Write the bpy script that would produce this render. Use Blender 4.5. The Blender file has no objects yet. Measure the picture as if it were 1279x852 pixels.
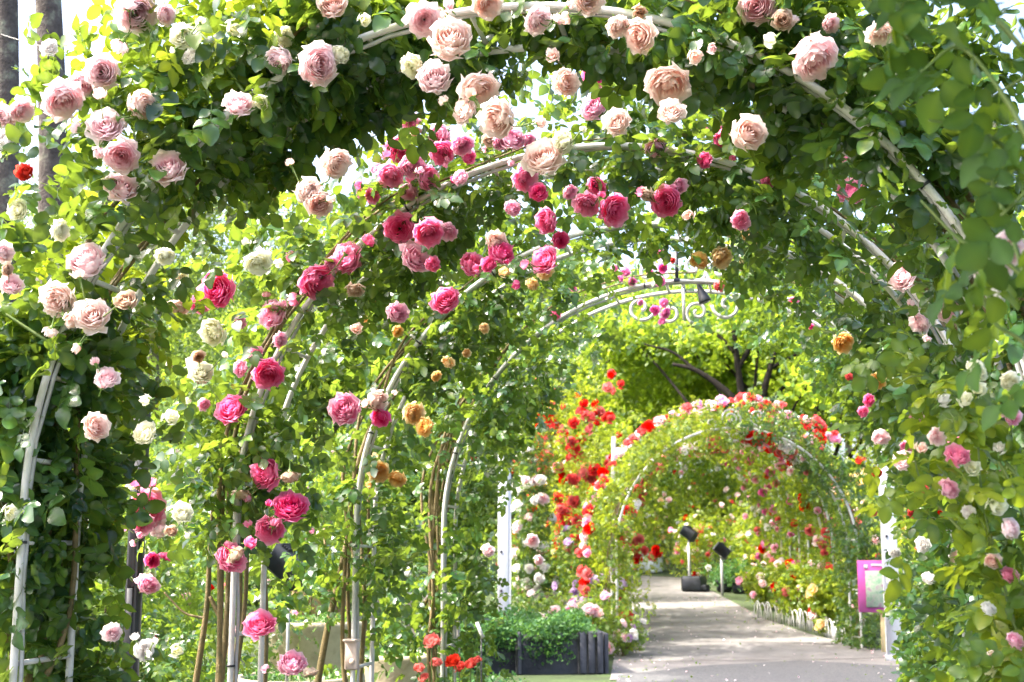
import bpy, math, random
import numpy as np
from mathutils import Vector, Matrix
random.seed(7); rng = np.random.default_rng(11)
S = bpy.context.scene; COL = S.collection
PI = math.pi
# ------------------------------------------------------------------ camera
CH = 1.40; F = 1600.0; YAW = 0.263; PIT = 0.163
CAM = np.array([0, 0, CH])
RT = np.array([math.cos(YAW), math.sin(YAW), 0]); FH = np.array([-math.sin(YAW), math.cos(YAW), 0]); UZ = np.array([0, 0, 1.0])
FW = FH*math.cos(PIT) + UZ*math.sin(PIT); UP = -FH*math.sin(PIT) + UZ*math.cos(PIT)
cd = bpy.data.cameras.new('camera'); co = bpy.data.objects.new('camera', cd); COL.objects.link(co)
M = Matrix(((RT[0], UP[0], -FW[0], 0), (RT[1], UP[1], -FW[1], 0), (RT[2], UP[2], -FW[2], CH), (0, 0, 0, 1)))
co.matrix_world = M
cd.sensor_width = 36; cd.lens = F/1279*36; cd.clip_end = 600; cd.clip_start = .05
cd.dof.use_dof = True; cd.dof.focus_distance = 4.6; cd.dof.aperture_fstop = 6.0
S.camera = co
def ray(px, py):
    d = FW + RT*(px-639.5)/F + UP*(426-py)/F
    return d
def at(px, py, Y):                      # point seen at the pixel, Y metres down the garden
    d = ray(px, py); return CAM + d*(Y/d[1])
def gz(x, y):
    t = max(0.0, y-17.5); return 0.05*t if t > 1 else 0.05*t*t/ (1+0*t)
def gnd(px, py):
    d = ray(px, py); t = 2.0
    while t < 120:
        p = CAM + d*t
        if p[2] <= gz(p[0], p[1]): return np.array([p[0], p[1], gz(p[0], p[1])])
        t += .02
    return CAM + d*60
def depth(p): return float(np.dot(np.asarray(p)-CAM, FW))

# ------------------------------------------------------------------ materials
def nt(name):
    m = bpy.data.materials.new(name); m.use_nodes = True; t = m.node_tree; t.nodes.clear()
    o = t.nodes.new('ShaderNodeOutputMaterial'); return m, t, o
def ramp(t, stops, interp='LINEAR'):
    r = t.nodes.new('ShaderNodeValToRGB'); cr = r.color_ramp; cr.interpolation = interp
    while len(cr.elements) < len(stops): cr.elements.new(.5)
    for e, (p, c) in zip(cr.elements, stops): e.position = p; e.color = (*c, 1)
    return r
def noise_mat(name, c1, c2, scale=8, rough=.6, bump=.0, metal=0, detail=6, c3=None, bscale=None, spec=.5):
    m, t, o = nt(name); L = t.links.new
    tc = t.nodes.new('ShaderNodeTexCoord'); n = t.nodes.new('ShaderNodeTexNoise')
    n.inputs['Scale'].default_value = scale; n.inputs['Detail'].default_value = detail; n.inputs['Roughness'].default_value = .62
    L(tc.outputs['Object'], n.inputs['Vector'])
    st = [(.32, c1), (.68, c2)] if c3 is None else [(.3, c1), (.52, c2), (.7, c3)]
    r = ramp(t, st); L(n.outputs['Fac'], r.inputs['Fac'])
    b = t.nodes.new('ShaderNodeBsdfPrincipled'); L(r.outputs['Color'], b.inputs['Base Color'])
    b.inputs['Roughness'].default_value = rough; b.inputs['Metallic'].default_value = metal; b.inputs['Specular IOR Level'].default_value = spec
    if bump:
        n2 = t.nodes.new('ShaderNodeTexNoise'); n2.inputs['Scale'].default_value = bscale or scale*6; n2.inputs['Detail'].default_value = 6
        L(tc.outputs['Object'], n2.inputs['Vector'])
        bp = t.nodes.new('ShaderNodeBump'); bp.inputs['Strength'].default_value = bump; bp.inputs['Distance'].default_value = .02
        L(n2.outputs['Fac'], bp.inputs['Height']); L(bp.outputs['Normal'], b.inputs['Normal'])
    L(b.outputs['BSDF'], o.inputs['Surface']); return m
def leaf_mat(name, stops, tr, mixf=.42, rough=.38, spec=.5):
    m, t, o = nt(name); L = t.links.new
    a = t.nodes.new('ShaderNodeAttribute'); a.attribute_name = 'v'
    r = ramp(t, stops); L(a.outputs['Fac'], r.inputs['Fac'])
    r2 = ramp(t, [(0, tuple(x*.5 for x in tr)), (1, tr)]); L(a.outputs['Fac'], r2.inputs['Fac'])
    b = t.nodes.new('ShaderNodeBsdfPrincipled'); L(r.outputs['Color'], b.inputs['Base Color'])
    b.inputs['Roughness'].default_value = rough; b.inputs['Specular IOR Level'].default_value = spec
    tl = t.nodes.new('ShaderNodeBsdfTranslucent'); L(r2.outputs['Color'], tl.inputs['Color'])
    mx = t.nodes.new('ShaderNodeMixShader'); mx.inputs[0].default_value = mixf
    L(b.outputs['BSDF'], mx.inputs[1]); L(tl.outputs['BSDF'], mx.inputs[2]); L(mx.outputs['Shader'], o.inputs['Surface'])
    return m
def petal_mat(name, cin, cout, edge=None, mixf=.55, rough=.6):
    m, t, o = nt(name); L = t.links.new
    a = t.nodes.new('ShaderNodeAttribute'); a.attribute_name = 'v'
    st = [(0, cin), (.6, cout)] if edge is None else [(0, cin), (.42, cout), (.95, edge)]
    r = ramp(t, st); L(a.outputs['Fac'], r.inputs['Fac'])
    oi = t.nodes.new('ShaderNodeObjectInfo'); hs = t.nodes.new('ShaderNodeHueSaturation')
    mr = t.nodes.new('ShaderNodeMapRange'); mr.inputs['To Min'].default_value = .7; mr.inputs['To Max'].default_value = 1.08
    L(oi.outputs['Random'], mr.inputs['Value']); L(mr.outputs['Result'], hs.inputs['Saturation']); L(r.outputs['Color'], hs.inputs['Color'])
    b = t.nodes.new('ShaderNodeBsdfPrincipled'); L(hs.outputs['Color'], b.inputs['Base Color'])
    b.inputs['Roughness'].default_value = rough; b.inputs['Specular IOR Level'].default_value = .25
    tl = t.nodes.new('ShaderNodeBsdfTranslucent'); L(hs.outputs['Color'], tl.inputs['Color'])
    mx = t.nodes.new('ShaderNodeMixShader'); mx.inputs[0].default_value = mixf
    L(b.outputs['BSDF'], mx.inputs[1]); L(tl.outputs['BSDF'], mx.inputs[2]); L(mx.outputs['Shader'], o.inputs['Surface'])
    return m
LEAF = leaf_mat('rose_leaf', [(0, (.014, .05, .028)), (.4, (.028, .085, .026)), (.75, (.065, .15, .028)), (1, (.18, .24, .03))], (.42, .60, .05), .36, .28, .6)
LEAFR = leaf_mat('rose_leaf_young', [(0, (.028, .085, .02)), (.4, (.06, .135, .02)), (.8, (.15, .22, .022)), (1, (.26, .29, .025))], (.52, .64, .035), .46)
LEAFB = leaf_mat('shrub_leaf', [(0, (.03, .085, .022)), (.5, (.06, .14, .025)), (1, (.17, .23, .03))], (.38, .54, .045), .43, .45)
LEAFT = leaf_mat('tree_leaf', [(0, (.03, .09, .022)), (.45, (.075, .16, .022)), (1, (.19, .26, .03))], (.56, .74, .05), .5, .5)
LEAFW = leaf_mat('willow_leaf', [(0, (.035, .09, .03)), (1, (.12, .2, .05))], (.45, .6, .08), .45, .5)
LEAFG = leaf_mat('herb_leaf', [(0, (.035, .12, .035)), (1, (.1, .22, .06))], (.25, .5, .08), .35, .5)
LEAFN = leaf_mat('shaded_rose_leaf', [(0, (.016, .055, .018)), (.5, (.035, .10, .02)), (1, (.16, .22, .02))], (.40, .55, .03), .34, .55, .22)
PET = {
 'P': petal_mat('pale_pink_petal', (.97, .46, .52), (.98, .74, .77), (.98, .91, .91)),
 'A': petal_mat('peach_petal', (.98, .54, .43), (.98, .76, .70), (.98, .91, .87)),
 'H': petal_mat('hot_pink_petal', (.90, .04, .25), (.95, .15, .43), (.96, .48, .70)),
 'Q': petal_mat('rose_pink_petal', (.93, .18, .42), (.95, .42, .62), (.96, .76, .85)),
 'M': petal_mat('magenta_petal', (.75, .05, .33), (.85, .2, .5)),
 'Y': petal_mat('apricot_petal', (.94, .48, .07), (.95, .64, .22), (.95, .80, .50)),
 'C': petal_mat('cream_petal', (.85, .82, .45), (.92, .90, .70), (.94, .93, .82)),
 'R': petal_mat('red_petal', (.60, .006, .008), (.80, .02, .015)),
 'W': petal_mat('white_petal', (.93, .84, .80), (.93, .91, .89)),
 'L': petal_mat('lilac_petal', (.50, .25, .58), (.68, .48, .75)),
 'S': petal_mat('faded_petal', (.45, .22, .12), (.62, .42, .30), (.72, .60, .48)),
 'O': petal_mat('orange_petal', (.70, .02, .008), (.85, .05, .015)),
}
WHITE = noise_mat('white_paint', (.50, .475, .46), (.68, .66, .64), 14, .35, .05)
WPOST = noise_mat('post_paint', (.52, .52, .55), (.62, .62, .64), 3, .55, .08)
GREYC = noise_mat('grey_cable', (.33, .33, .34), (.45, .44, .44), 20, .45)
BLACK = noise_mat('black_metal', (.012, .013, .016), (.03, .032, .038), 9, .4)
BROWNM = noise_mat('rusty_pole', (.10, .045, .035), (.16, .07, .05), 12, .6)
CANE = noise_mat('rose_cane', (.10, .085, .03), (.22, .15, .06), 25, .7, .4)
CANEG = noise_mat('green_cane', (.09, .16, .03), (.16, .20, .05), 18, .5)
BARK = noise_mat('bark', (.05, .04, .035), (.15, .13, .11), 9, .9, .8, c3=(.26, .25, .2))
BARKP = noise_mat('lichen_bark', (.045, .036, .034), (.10, .082, .076), 7, .95, .8, c3=(.22, .22, .17), spec=.2)
BARKD = noise_mat('dark_bark', (.012, .010, .009), (.03, .025, .022), 9, .95, .6, spec=.15)
CREAMP = noise_mat('cream_pot', (.33, .27, .17), (.50, .43, .30), 6, .7, .3, c3=(.40, .34, .23))
BROWNP = noise_mat('brown_pot', (.24, .13, .07), (.42, .27, .16), 7, .75, .3, c3=(.36, .24, .15))
SOIL = noise_mat('soil', (.05, .035, .022), (.10, .075, .05), 12, .95, .6)
BOX = noise_mat('pinkish_plastic', (.58, .45, .38), (.64, .50, .43), 5, .5)
SLATE = noise_mat('dark_planter', (.035, .035, .042), (.075, .075, .085), 5, .75, .4)
GREYB = noise_mat('grey_block', (.55, .57, .6), (.68, .7, .72), 3, .8, .2)
STONE = noise_mat('stone', (.22, .19, .16), (.36, .31, .26), 5, .9, .5)
WOOD = noise_mat('pale_wood', (.55, .42, .2), (.68, .53, .28), 7, .7)
PINKS = noise_mat('pink_board', (.42, .06, .24), (.46, .08, .28), 3, .5)
MAPB = noise_mat('map_print', (.16, .30, .17), (.34, .38, .28), 14, .5, c3=(.30, .16, .23), detail=2)
CALYX = noise_mat('calyx', (.10, .20, .03), (.17, .27, .05), 20, .5)

# ------------------------------------------------------------------ object helpers
def link(o, parent=None):
    COL.objects.link(o)
    if parent is not None: o.parent = parent
    return o
def empty(name, loc=(0, 0, 0), label=None, cat=None, group=None, kind=None):
    o = bpy.data.objects.new(name, None); o.empty_display_size = .1; o.location = loc; link(o); tag(o, label, cat, group, kind); return o
def tag(o, label=None, cat=None, group=None, kind=None):
    if label: o['label'] = label
    if cat: o['category'] = cat
    if group: o['group'] = group
    if kind: o['kind'] = kind
    return o
class MB:
    def __init__(s): s.v = []; s.f = []; s.m = []; s.n = 0
    def add(s, V, Fc, mi=0):
        V = np.asarray(V, float); s.v.append(V); s.f += [tuple(i+s.n for i in f) for f in Fc]; s.m += [mi]*len(Fc); s.n += len(V); return s
    def box(s, c, d, R=None, mi=0, bev=.0):
        b = bev or min(d)*.08; h = np.array(d)/2
        bm = np.array([[sx, sy, sz] for sz in (-1, 1) for sy in (-1, 1) for sx in (-1, 1)], float)
        # chamfered box: 24 vertices
        V = []; idx = {}
        for k, c0 in enumerate(bm):
            for ax in range(3):
                p = c0*(h-b); p[ax] = c0[ax]*h[ax]; idx[(k, ax)] = len(V); V.append(p)
        Fc = []
        def kk(sx, sy, sz): return (1 if sx > 0 else 0)+(2 if sy > 0 else 0)+(4 if sz > 0 else 0)
        for ax in range(3):
            for sg in (-1, 1):
                o = [a for a in range(3) if a != ax]; q = []
                for (u, w) in ((-1, -1), (1, -1), (1, 1), (-1, 1)):
                    t = [0, 0, 0]; t[ax] = sg; t[o[0]] = u; t[o[1]] = w; q.append(idx[(kk(*t), ax)])
                Fc.append(tuple(q))
        for ax in range(3):
            o = [a for a in range(3) if a != ax]
            for u in (-1, 1):
                for w in (-1, 1):
                    t0 = [0, 0, 0]; t0[ax] = -1; t0[o[0]] = u; t0[o[1]] = w; t1 = list(t0); t1[ax] = 1
                    Fc.append((idx[(kk(*t0), o[0])], idx[(kk(*t1), o[0])], idx[(kk(*t1), o[1])], idx[(kk(*t0), o[1])]))
        for k in range(8): Fc.append((idx[(k, 0)], idx[(k, 1)], idx[(k, 2)]))
        V = np.array(V)
        if R is not None: V = V @ np.array(R).T
        return s.add(V+np.array(c), Fc, mi)
    def tube(s, P, r, n=8, mi=0, caps=True):
        P = np.asarray(P, float); k = len(P); r = np.broadcast_to(np.asarray(r, float), (k,))
        T = np.gradient(P, axis=0); T /= np.linalg.norm(T, axis=1)[:, None]+1e-9
        a = np.array([0, 0, 1.]) if abs(T[0][2]) < .9 else np.array([1., 0, 0])
        N = np.cross(T[0], a); N /= np.linalg.norm(N); V = []
        ang = np.arange(n)*2*PI/n
        for i in range(k):
            N = N - T[i]*np.dot(N, T[i]); N /= np.linalg.norm(N)+1e-9; B = np.cross(T[i], N)
            V.append(P[i]+r[i]*(np.cos(ang)[:, None]*N+np.sin(ang)[:, None]*B))
        Fc = [(i*n+j, i*n+(j+1) % n, (i+1)*n+(j+1) % n, (i+1)*n+j) for i in range(k-1) for j in range(n)]
        if caps: Fc += [tuple(range(n))[::-1], tuple((k-1)*n+j for j in range(n))]
        return s.add(np.concatenate(V), Fc, mi)
    def lathe(s, prof, n=32, c=(0, 0, 0), mi=0):
        V = [[c[0]+r*math.cos(2*PI*j/n), c[1]+r*math.sin(2*PI*j/n), c[2]+z] for r, z in prof for j in range(n)]
        Fc = [(i*n+j, i*n+(j+1) % n, (i+1)*n+(j+1) % n, (i+1)*n+j) for i in range(len(prof)-1) for j in range(n)]
        return s.add(V, Fc, mi)
    def build(s, name, mats, parent=None, smooth=True):
        me = bpy.data.meshes.new(name); me.from_pydata(np.concatenate(s.v).tolist(), [], s.f)
        for m in (mats if isinstance(mats, (list, tuple)) else [mats]): me.materials.append(m)
        me.polygons.foreach_set('material_index', s.m); me.polygons.foreach_set('use_smooth', [smooth]*len(s.f)); me.update()
        o = bpy.data.objects.new(name, me); return link(o, parent)
def rel(P, o):                                   # world points -> local to an (unrotated) Empty
    return np.asarray(P, float) - np.array(o.location)
def spline(pts, n=24):
    P = [np.array(p, float) for p in pts]; P = [2*P[0]-P[1]]+P+[2*P[-1]-P[-2]]; out = []
    m = len(P)-3
    for i in range(m):
        for t in np.linspace(0, 1, max(2, n//m), endpoint=(i == m-1)):
            a, b, c, d = P[i:i+4]
            out.append(.5*((2*b)+(-a+c)*t+(2*a-5*b+4*c-d)*t*t+(-a+3*b-3*c+d)*t**3))
    return np.array(out)
# instanced templates merged into one mesh
def fast_mesh(name, V, counts, idx, mats, parent, vattr, midx=None, smooth=True):
    me = bpy.data.meshes.new(name); me.vertices.add(len(V)); me.vertices.foreach_set('co', V.astype(np.float32).ravel())
    me.loops.add(len(idx)); me.loops.foreach_set('vertex_index', idx.astype(np.int32))
    me.polygons.add(len(counts)); st = np.concatenate([[0], np.cumsum(counts)[:-1]]).astype(np.int32)
    me.polygons.foreach_set('loop_start', st)
    for m in (mats if isinstance(mats, (list, tuple)) else [mats]): me.materials.append(m)
    if midx is not None: me.polygons.foreach_set('material_index', midx.astype(np.int32))
    me.polygons.foreach_set('use_smooth', np.full(len(counts), smooth))
    a = me.attributes.new('v', 'FLOAT', 'POINT'); a.data.foreach_set('value', vattr.astype(np.float32))
    me.update(calc_edges=True)
    o = bpy.data.objects.new(name, me); return link(o, parent)
def scatter(name, tmpl, pos, X, Z, sc, mat, parent, v):
    """tmpl: (verts, faces); X = leaf axis, Z = leaf normal"""
    TV, TF = tmpl; N = len(pos)
    X = X/(np.linalg.norm(X, axis=1)[:, None]+1e-9); Z = Z - X*(Z*X).sum(1)[:, None]; Z /= np.linalg.norm(Z, axis=1)[:, None]+1e-9
    Y = np.cross(Z, X)
    V = pos[:, None, :] + sc[:, None, None]*(TV[None, :, 0:1]*X[:, None, :]+TV[None, :, 1:2]*Y[:, None, :]+TV[None, :, 2:3]*Z[:, None, :])
    cnt = np.array([len(f) for f in TF]); fi = np.array([i for f in TF for i in f])
    idx = (fi[None, :]+np.arange(N)[:, None]*len(TV)).ravel()
    vv = np.clip(np.repeat(v, len(TV)), 0, 1)
    return fast_mesh(name, V.reshape(-1, 3), np.tile(cnt, N), idx, mat, parent, vv)
# ------------------------------------------------------------------ leaf templates
def leaflet(base, ang, L, W, lod, bend=.0, roll=0.0):
    c, s = math.cos(ang), math.sin(ang)
    if lod == 2:
        ts = [0, .08, .13, .22, .27, .37, .42, .52, .57, .67, .72, .81, .86, .94, 1]; ws = [0, .52, .48, .84, .78, 1.0, .92, 1.02, .92, .90, .79, .68, .54, .32, 0]
    elif lod == 1: ts = [0, .22, .55, .85, 1]; ws = [0, .84, 1, .5, 0]
    else: ts = [0, .4, 1]; ws = [0, 1, 0]
    V = []; mid = []; lf = []; rt = []
    for i, (t, w) in enumerate(zip(ts, ws)):
        z = -bend*L*t*t; mid.append(len(V)); V.append((t*L, 0, z))
        if w > 0:
            hw = w*W/2; zz = z+.22*hw
            dz = math.sin(t*9)*.05*W if lod == 2 else 0
            lf.append(len(V)); V.append((t*L+(.02*L if lod == 2 else 0), hw, zz+dz+roll*hw)); rt.append(len(V)); V.append((t*L+(.02*L if lod == 2 else 0), -hw, zz-dz-roll*hw))
    n = len(ts); Fc = []
    for side, fl in ((lf, 0), (rt, 1)):
        q = [(mid[0], mid[1], side[0])]+[(mid[i], mid[i+1], side[i], side[i-1]) for i in range(1, n-2)]+[(mid[n-2], mid[n-1], side[-1])]
        for f in q: Fc.append(tuple(f) if fl else tuple(reversed(f)))
    out = [(base[0]+x*c-y*s, base[1]+x*s+y*c, base[2]+z) for x, y, z in V]
    return out, Fc
def compound(lod, seed, n=5):
    r = random.Random(seed); V = []; Fc = []
    spec = [((.62, 0, 0), 0, .46, .34)]
    for k, x in enumerate((.52, .22) if n == 5 else (.5,)):
        for sg in (1, -1): spec.append(((x, 0, 0), sg*(1.1+r.uniform(-.15, .15)), (.40, .33)[k], (.29, .23)[k]))
    for b, a, L, W in spec:
        v, f = leaflet(b, a, L*r.uniform(.9, 1.1), W*r.uniform(.95, 1.15), lod, r.uniform(.05, .35), r.uniform(-.4, .4)); k = len(V)
        V += v; Fc += [tuple(i+k for i in q) for q in f]
    k = len(V); V += [(0, .008, 0), (0, -.008, 0), (.62, -.006, 0), (.62, .006, 0)]; Fc.append((k, k+1, k+2, k+3))
    V = np.array(V); V[:, 2] -= .12*V[:, 0]**2
    return V, Fc
CL2 = [compound(2, i) for i in range(3)]; CL1 = [compound(1, i) for i in range(3)]; CL0 = [compound(0, i) for i in range(3)]
def rib_offset(lod, n=5):
    nn = {2: 15, 1: 5, 0: 3}[lod]; one = []
    for i in range(nn): one += [.22]+([-.03, -.03] if 0 < i < nn-1 else [])
    return np.array(one*n+[.2]*4)
MIDRIB = {id(CL2): rib_offset(2), id(CL1): rib_offset(1), id(CL0): rib_offset(0)}
def sprig(seed, n=7, slim=.5):
    r = random.Random(seed); V = []; Fc = []
    for i in range(n):
        v, f = leaflet((r.uniform(-.6, .6), r.uniform(-.6, .6), r.uniform(-.45, .45)), r.uniform(0, 6.28), .5, .5*slim*1.3, 0, r.uniform(-.3, .4), r.uniform(-1.3, 1.3)); k = len(V)
        V += v; Fc += [tuple(j+k for j in q) for q in f]
    return np.array(V), Fc
SPR = [sprig(i) for i in range(3)]; SPW = [sprig(i+9, 7, .22) for i in range(3)]
def rvec(n): v = rng.normal(size=(n, 3)); return v/np.linalg.norm(v, axis=1)[:, None]
def foliage(name, P, Nrm, size, lodset, mat, parent, vbase=.35, vspread=.25, origin=None, droop=.4, rnd=.75):
    if origin is not None: P = P-np.array(origin)
    n = len(P); Z = Nrm+rvec(n)*rnd; X = rvec(n)+np.array([0, 0, -droop]); sc = size*rng.uniform(.7, 1.25, n)
    v = np.clip(rng.normal(vbase, vspread, n), 0, 1)
    # one mesh out of several templates: same topology in all, so vertices are picked per instance
    T = np.stack([t[0] for t in lodset]); k = rng.integers(0, len(lodset), n); TF = lodset[0][1]
    X = X/(np.linalg.norm(X, axis=1)[:, None]+1e-9); Z = Z-X*(Z*X).sum(1)[:, None]; Z /= np.linalg.norm(Z, axis=1)[:, None]+1e-9; Y = np.cross(Z, X)
    TV = T[k]
    midr = MIDRIB.get(id(lodset), 0.0)
    V = P[:, None, :]+sc[:, None, None]*(TV[:, :, 0:1]*X[:, None, :]+TV[:, :, 1:2]*Y[:, None, :]+TV[:, :, 2:3]*Z[:, None, :])
    cnt = np.array([len(f) for f in TF]); fi = np.array([i for f in TF for i in f]); nv = TV.shape[1]
    return fast_mesh(name, V.reshape(-1, 3), np.tile(cnt, n), (fi[None, :]+np.arange(n)[:, None]*nv).ravel(), mat, parent, np.clip((v[:, None]+np.broadcast_to(midr, (nv,))[None, :]).ravel(), 0, 1))
# ------------------------------------------------------------------ roses
def bloom_mesh(name, kind, npet, seed, opening=1.0, nu=5, nv=5, rim=.35):
    r = random.Random(seed); V = []; Fc = []; A = []; Mi = []
    for k in range(npet):
        q = (k+.5)/npet; az = k*2.39996+r.uniform(-.35, .35); qq = q**.78
        rt = (.06+.92*qq)*(.35+.65*opening)*r.uniform(.93, 1.07); ht = .42*(1-q**2.2)+.26*(1-opening)+r.uniform(-.05, .05)+.05
        curl = rim*max(0, q-.45)*1.3; hw = (1.15-.42*q)*r.uniform(.8, 1.1); ph = r.uniform(0, 6.28); notch = r.uniform(.03, .13)
        base = len(V); p0 = (.05, -.34-.1*q); p1 = (rt*(1.12+.25*(1-opening)), -.30+.28*(1-q)); p2 = (rt*(1+curl*.35), ht-curl*.28)
        for i in range(nv):
            v = i/(nv-1)
            for j in range(nu):
                u = 2*j/(nu-1)-1
                ve = v*(1-.20*abs(u)**2.5-notch*math.exp(-(u*4)**2))
                rr = (1-ve)**2*p0[0]+2*ve*(1-ve)*p1[0]+ve*ve*p2[0]; zz = (1-ve)**2*p0[1]+2*ve*(1-ve)*p1[1]+ve*ve*p2[1]
                a = az+u*hw*(.45+.55*math.sin(min(1, ve*1.15)*PI/2))
                wv = v**3*(.3+q)*.07; rr *= 1+wv*math.sin(6*u+ph)*1.3; zz += wv*math.sin(5*u+ph*2)*1.5-.10*v*abs(u)**2*q
                V.append((rr*math.cos(a), rr*math.sin(a), zz))
                A.append(min(1, max(0, .05+.50*q+.55*(v**2-.35)+r.uniform(-.03, .03))))
        for i in range(nv-1):
            for j in range(nu-1):
                b = base+i*nu+j; Fc.append((b, b+1, b+nu+1, b+nu)); Mi.append(0)
    # calyx, sepals and stalk
    b = len(V); ring = 8
    for rr, z in ((.34, -.26), (.22, -.44), (.11, -.58), (.05, -.66), (.04, -1.5)):
        for j in range(ring): V.append((rr*math.cos(2*PI*j/ring), rr*math.sin(2*PI*j/ring), z)); A.append(.5)
    for i in range(4):
        for j in range(ring): Fc.append((b+i*ring+j, b+i*ring+(j+1) % ring, b+(i+1)*ring+(j+1) % ring, b+(i+1)*ring+j)); Mi.append(1)
    for j in range(5):
        a = j*2*PI/5; c, s = math.cos(a), math.sin(a); b = len(V)
        for x, y, z in ((.22, .09, -.3), (.22, -.09, -.3), (.5, -.06, -.34), (.5, .06, -.34), (.75, 0, -.5)): V.append((x*c-y*s, x*s+y*c, z)); A.append(.5)
        Fc.append((b, b+1, b+2, b+3)); Fc.append((b+3, b+2, b+4)); Mi += [1, 1]
    V = np.array(V); sc = np.abs(V[:len(A)-25-40, :2]).max(); V = V/sc
    me_o = fast_mesh(name, V, np.array([len(f) for f in Fc]), np.array([i for f in Fc for i in f]), [PET[kind], CALYX], None, np.array(A), np.array(Mi))
    me = me_o.data; bpy.data.objects.remove(me_o); return me
BM = {}
def bloom_data(kind, lod, bud=False):
    key = (kind, lod, bud)
    if key not in BM:
        if bud: BM[key] = [bloom_mesh('bud', kind, 9, 5, .32, 4, 4, .0), bloom_mesh('bud', kind, 12, 6, .5, 4, 4, .1)]
        elif lod == 2: BM[key] = [bloom_mesh('bloom', kind, 40, 1+s, (1.0, .92, .80, .62)[s], 6, 6) for s in range(4)]
        elif lod == 1: BM[key] = [bloom_mesh('bloom', kind, 26, 10+s, (1.0, .8)[s], 4, 4) for s in range(2)]
        else: BM[key] = [bloom_mesh('bloom', kind, 13, 20+s, (1.0, .75)[s], 3, 3) for s in range(2)]
    return random.choice(BM[key])
CLEAR = []                                   # blooms that keep the leaves off their face
def bloom(parent, p, rad, kind, axis, lod=2, bud=False, clear=True):
    o = bpy.data.objects.new('bud' if bud else 'bloom', bloom_data(kind, lod, bud)); link(o, parent)
    a = Vector(axis).normalized(); q = a.to_track_quat('Z', 'Y')
    q = q @ Matrix.Rotation(random.uniform(0, 6.28), 3, 'Z').to_quaternion()
    o.rotation_mode = 'QUATERNION'; o.rotation_quaternion = q
    s = rad; o.scale = (s*random.uniform(.92, 1.06), s*random.uniform(.92, 1.06), s*random.uniform(.9, 1.1)); o.location = Vector(p)-Vector(parent.location)
    if clear: CLEAR.append((np.array(p), rad, np.array(a)))
    return o
def prune(P, keep_far=None):
    """leaves that would grow through a bloom or right across its face are not there"""
    m = np.ones(len(P), bool)
    for c, r, a in CLEAR:
        d = P-c; t = d@a; q = np.linalg.norm(d-t[:, None]*a, axis=1)
        m &= ~((t > -r*.5) & (t < .38) & (q < r*1.02))
    return m
# ------------------------------------------------------------------ ground
def sheet(name, pts, z, mat, n=1):
    mb = MB(); V = [(x, y, gz(x, y)+z) for x, y in pts]; mb.add(V, [tuple(range(len(V)))]); o = mb.build(name, mat, smooth=False); tag(o, kind='structure'); return o
GRASSY = noise_mat('garden_ground', (.03, .035, .015), (.045, .07, .02), 1.6, .95, .7, c3=(.06, .095, .022), bscale=30)
mb = MB(); xs = np.concatenate([np.linspace(-300, -12, 8), np.linspace(-10, 12, 23), np.linspace(14, 300, 8)]); ys = np.concatenate([[-60, -20], np.arange(-4, 46, 1.0), [50, 60, 80, 120, 200, 400]])
V = [(x, y, gz(x, min(y, 60))) for y in ys for x in xs]; nx = len(xs)
mb.add(V, [(j*nx+i, j*nx+i+1, (j+1)*nx+i+1, (j+1)*nx+i) for j in range(len(ys)-1) for i in range(nx-1)])
tag(mb.build('ground', GRASSY), kind='structure')
# path: a ribbon whose edges are read off the ground
CONC = noise_mat('path_concrete', (.13, .122, .114), (.18, .168, .158), 2.6, .85, .35, c3=(.22, .205, .195), bscale=60)
ASPH = noise_mat('worn_asphalt', (.06, .06, .06), (.095, .095, .095), 40, .9, .3, c3=(.16, .155, .15), bscale=120)
def ribbon(name, L, R, z, mat, sub=6):
    mb = MB(); A = spline([(*p, 0) for p in L], sub*(len(L)-1)); B = spline([(*p, 0) for p in R], sub*(len(R)-1)); n = min(len(A), len(B)); V = []
    for i in range(n):
        for t in np.linspace(0, 1, 7): x, y = (A[i]*(1-t)+B[i]*t)[:2]; V.append((x, y, gz(x, y)+z))
    mb.add(V, [(i*7+j, i*7+j+1, (i+1)*7+j+1, (i+1)*7+j) for i in range(n-1) for j in range(6)]); o = mb.build(name, mat); tag(o, kind='structure'); return o
pathL = [gnd(762, 850)[:2], gnd(768, 815)[:2], gnd(772, 785)[:2], gnd(776, 750)[:2], gnd(770, 728)[:2], gnd(735, 716)[:2]]
pathR = [gnd(1175, 850)[:2], gnd(1132, 822)[:2], gnd(1010, 792)[:2], gnd(940, 765)[:2], gnd(892, 740)[:2], gnd(850, 722)[:2]]
ribbon('path', pathL, pathR, .008, CONC)
near = [(-2.3, -1), (-2.3, 6), (-2.25, 10.5), tuple(gnd(800, 850)[:2])]
sheet('near_pavement', [(-2.35, -2), (.62, -2), (.62, 9), (1.2, 13.3), (1.9, 16.2), tuple(gnd(1000, 826)[:2]), tuple(gnd(870, 833)[:2]), tuple(gnd(772, 845)[:2]), (-2.3, 12)], .012, ASPH)
JNT = noise_mat('path_joint', (.06, .055, .05), (.10, .09, .08), 20, .95)
for a_, b_ in (((775, 800), (1060, 806)), ((778, 770), (960, 772)), ((780, 752), (910, 752)), ((768, 828), (1135, 822))):
    a = gnd(*a_); b = gnd(*b_); mb = MB(); V = []
    for t in np.linspace(0, 1, 12):
        p = a*(1-t)+b*t; z = gz(p[0], p[1])+.016; V += [(p[0], p[1]-.018, z), (p[0], p[1]+.018, z)]
    mb.add(V, [(2*i, 2*i+2, 2*i+3, 2*i+1) for i in range(11)]); tag(mb.build('path_joint', JNT), kind='structure')
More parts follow.
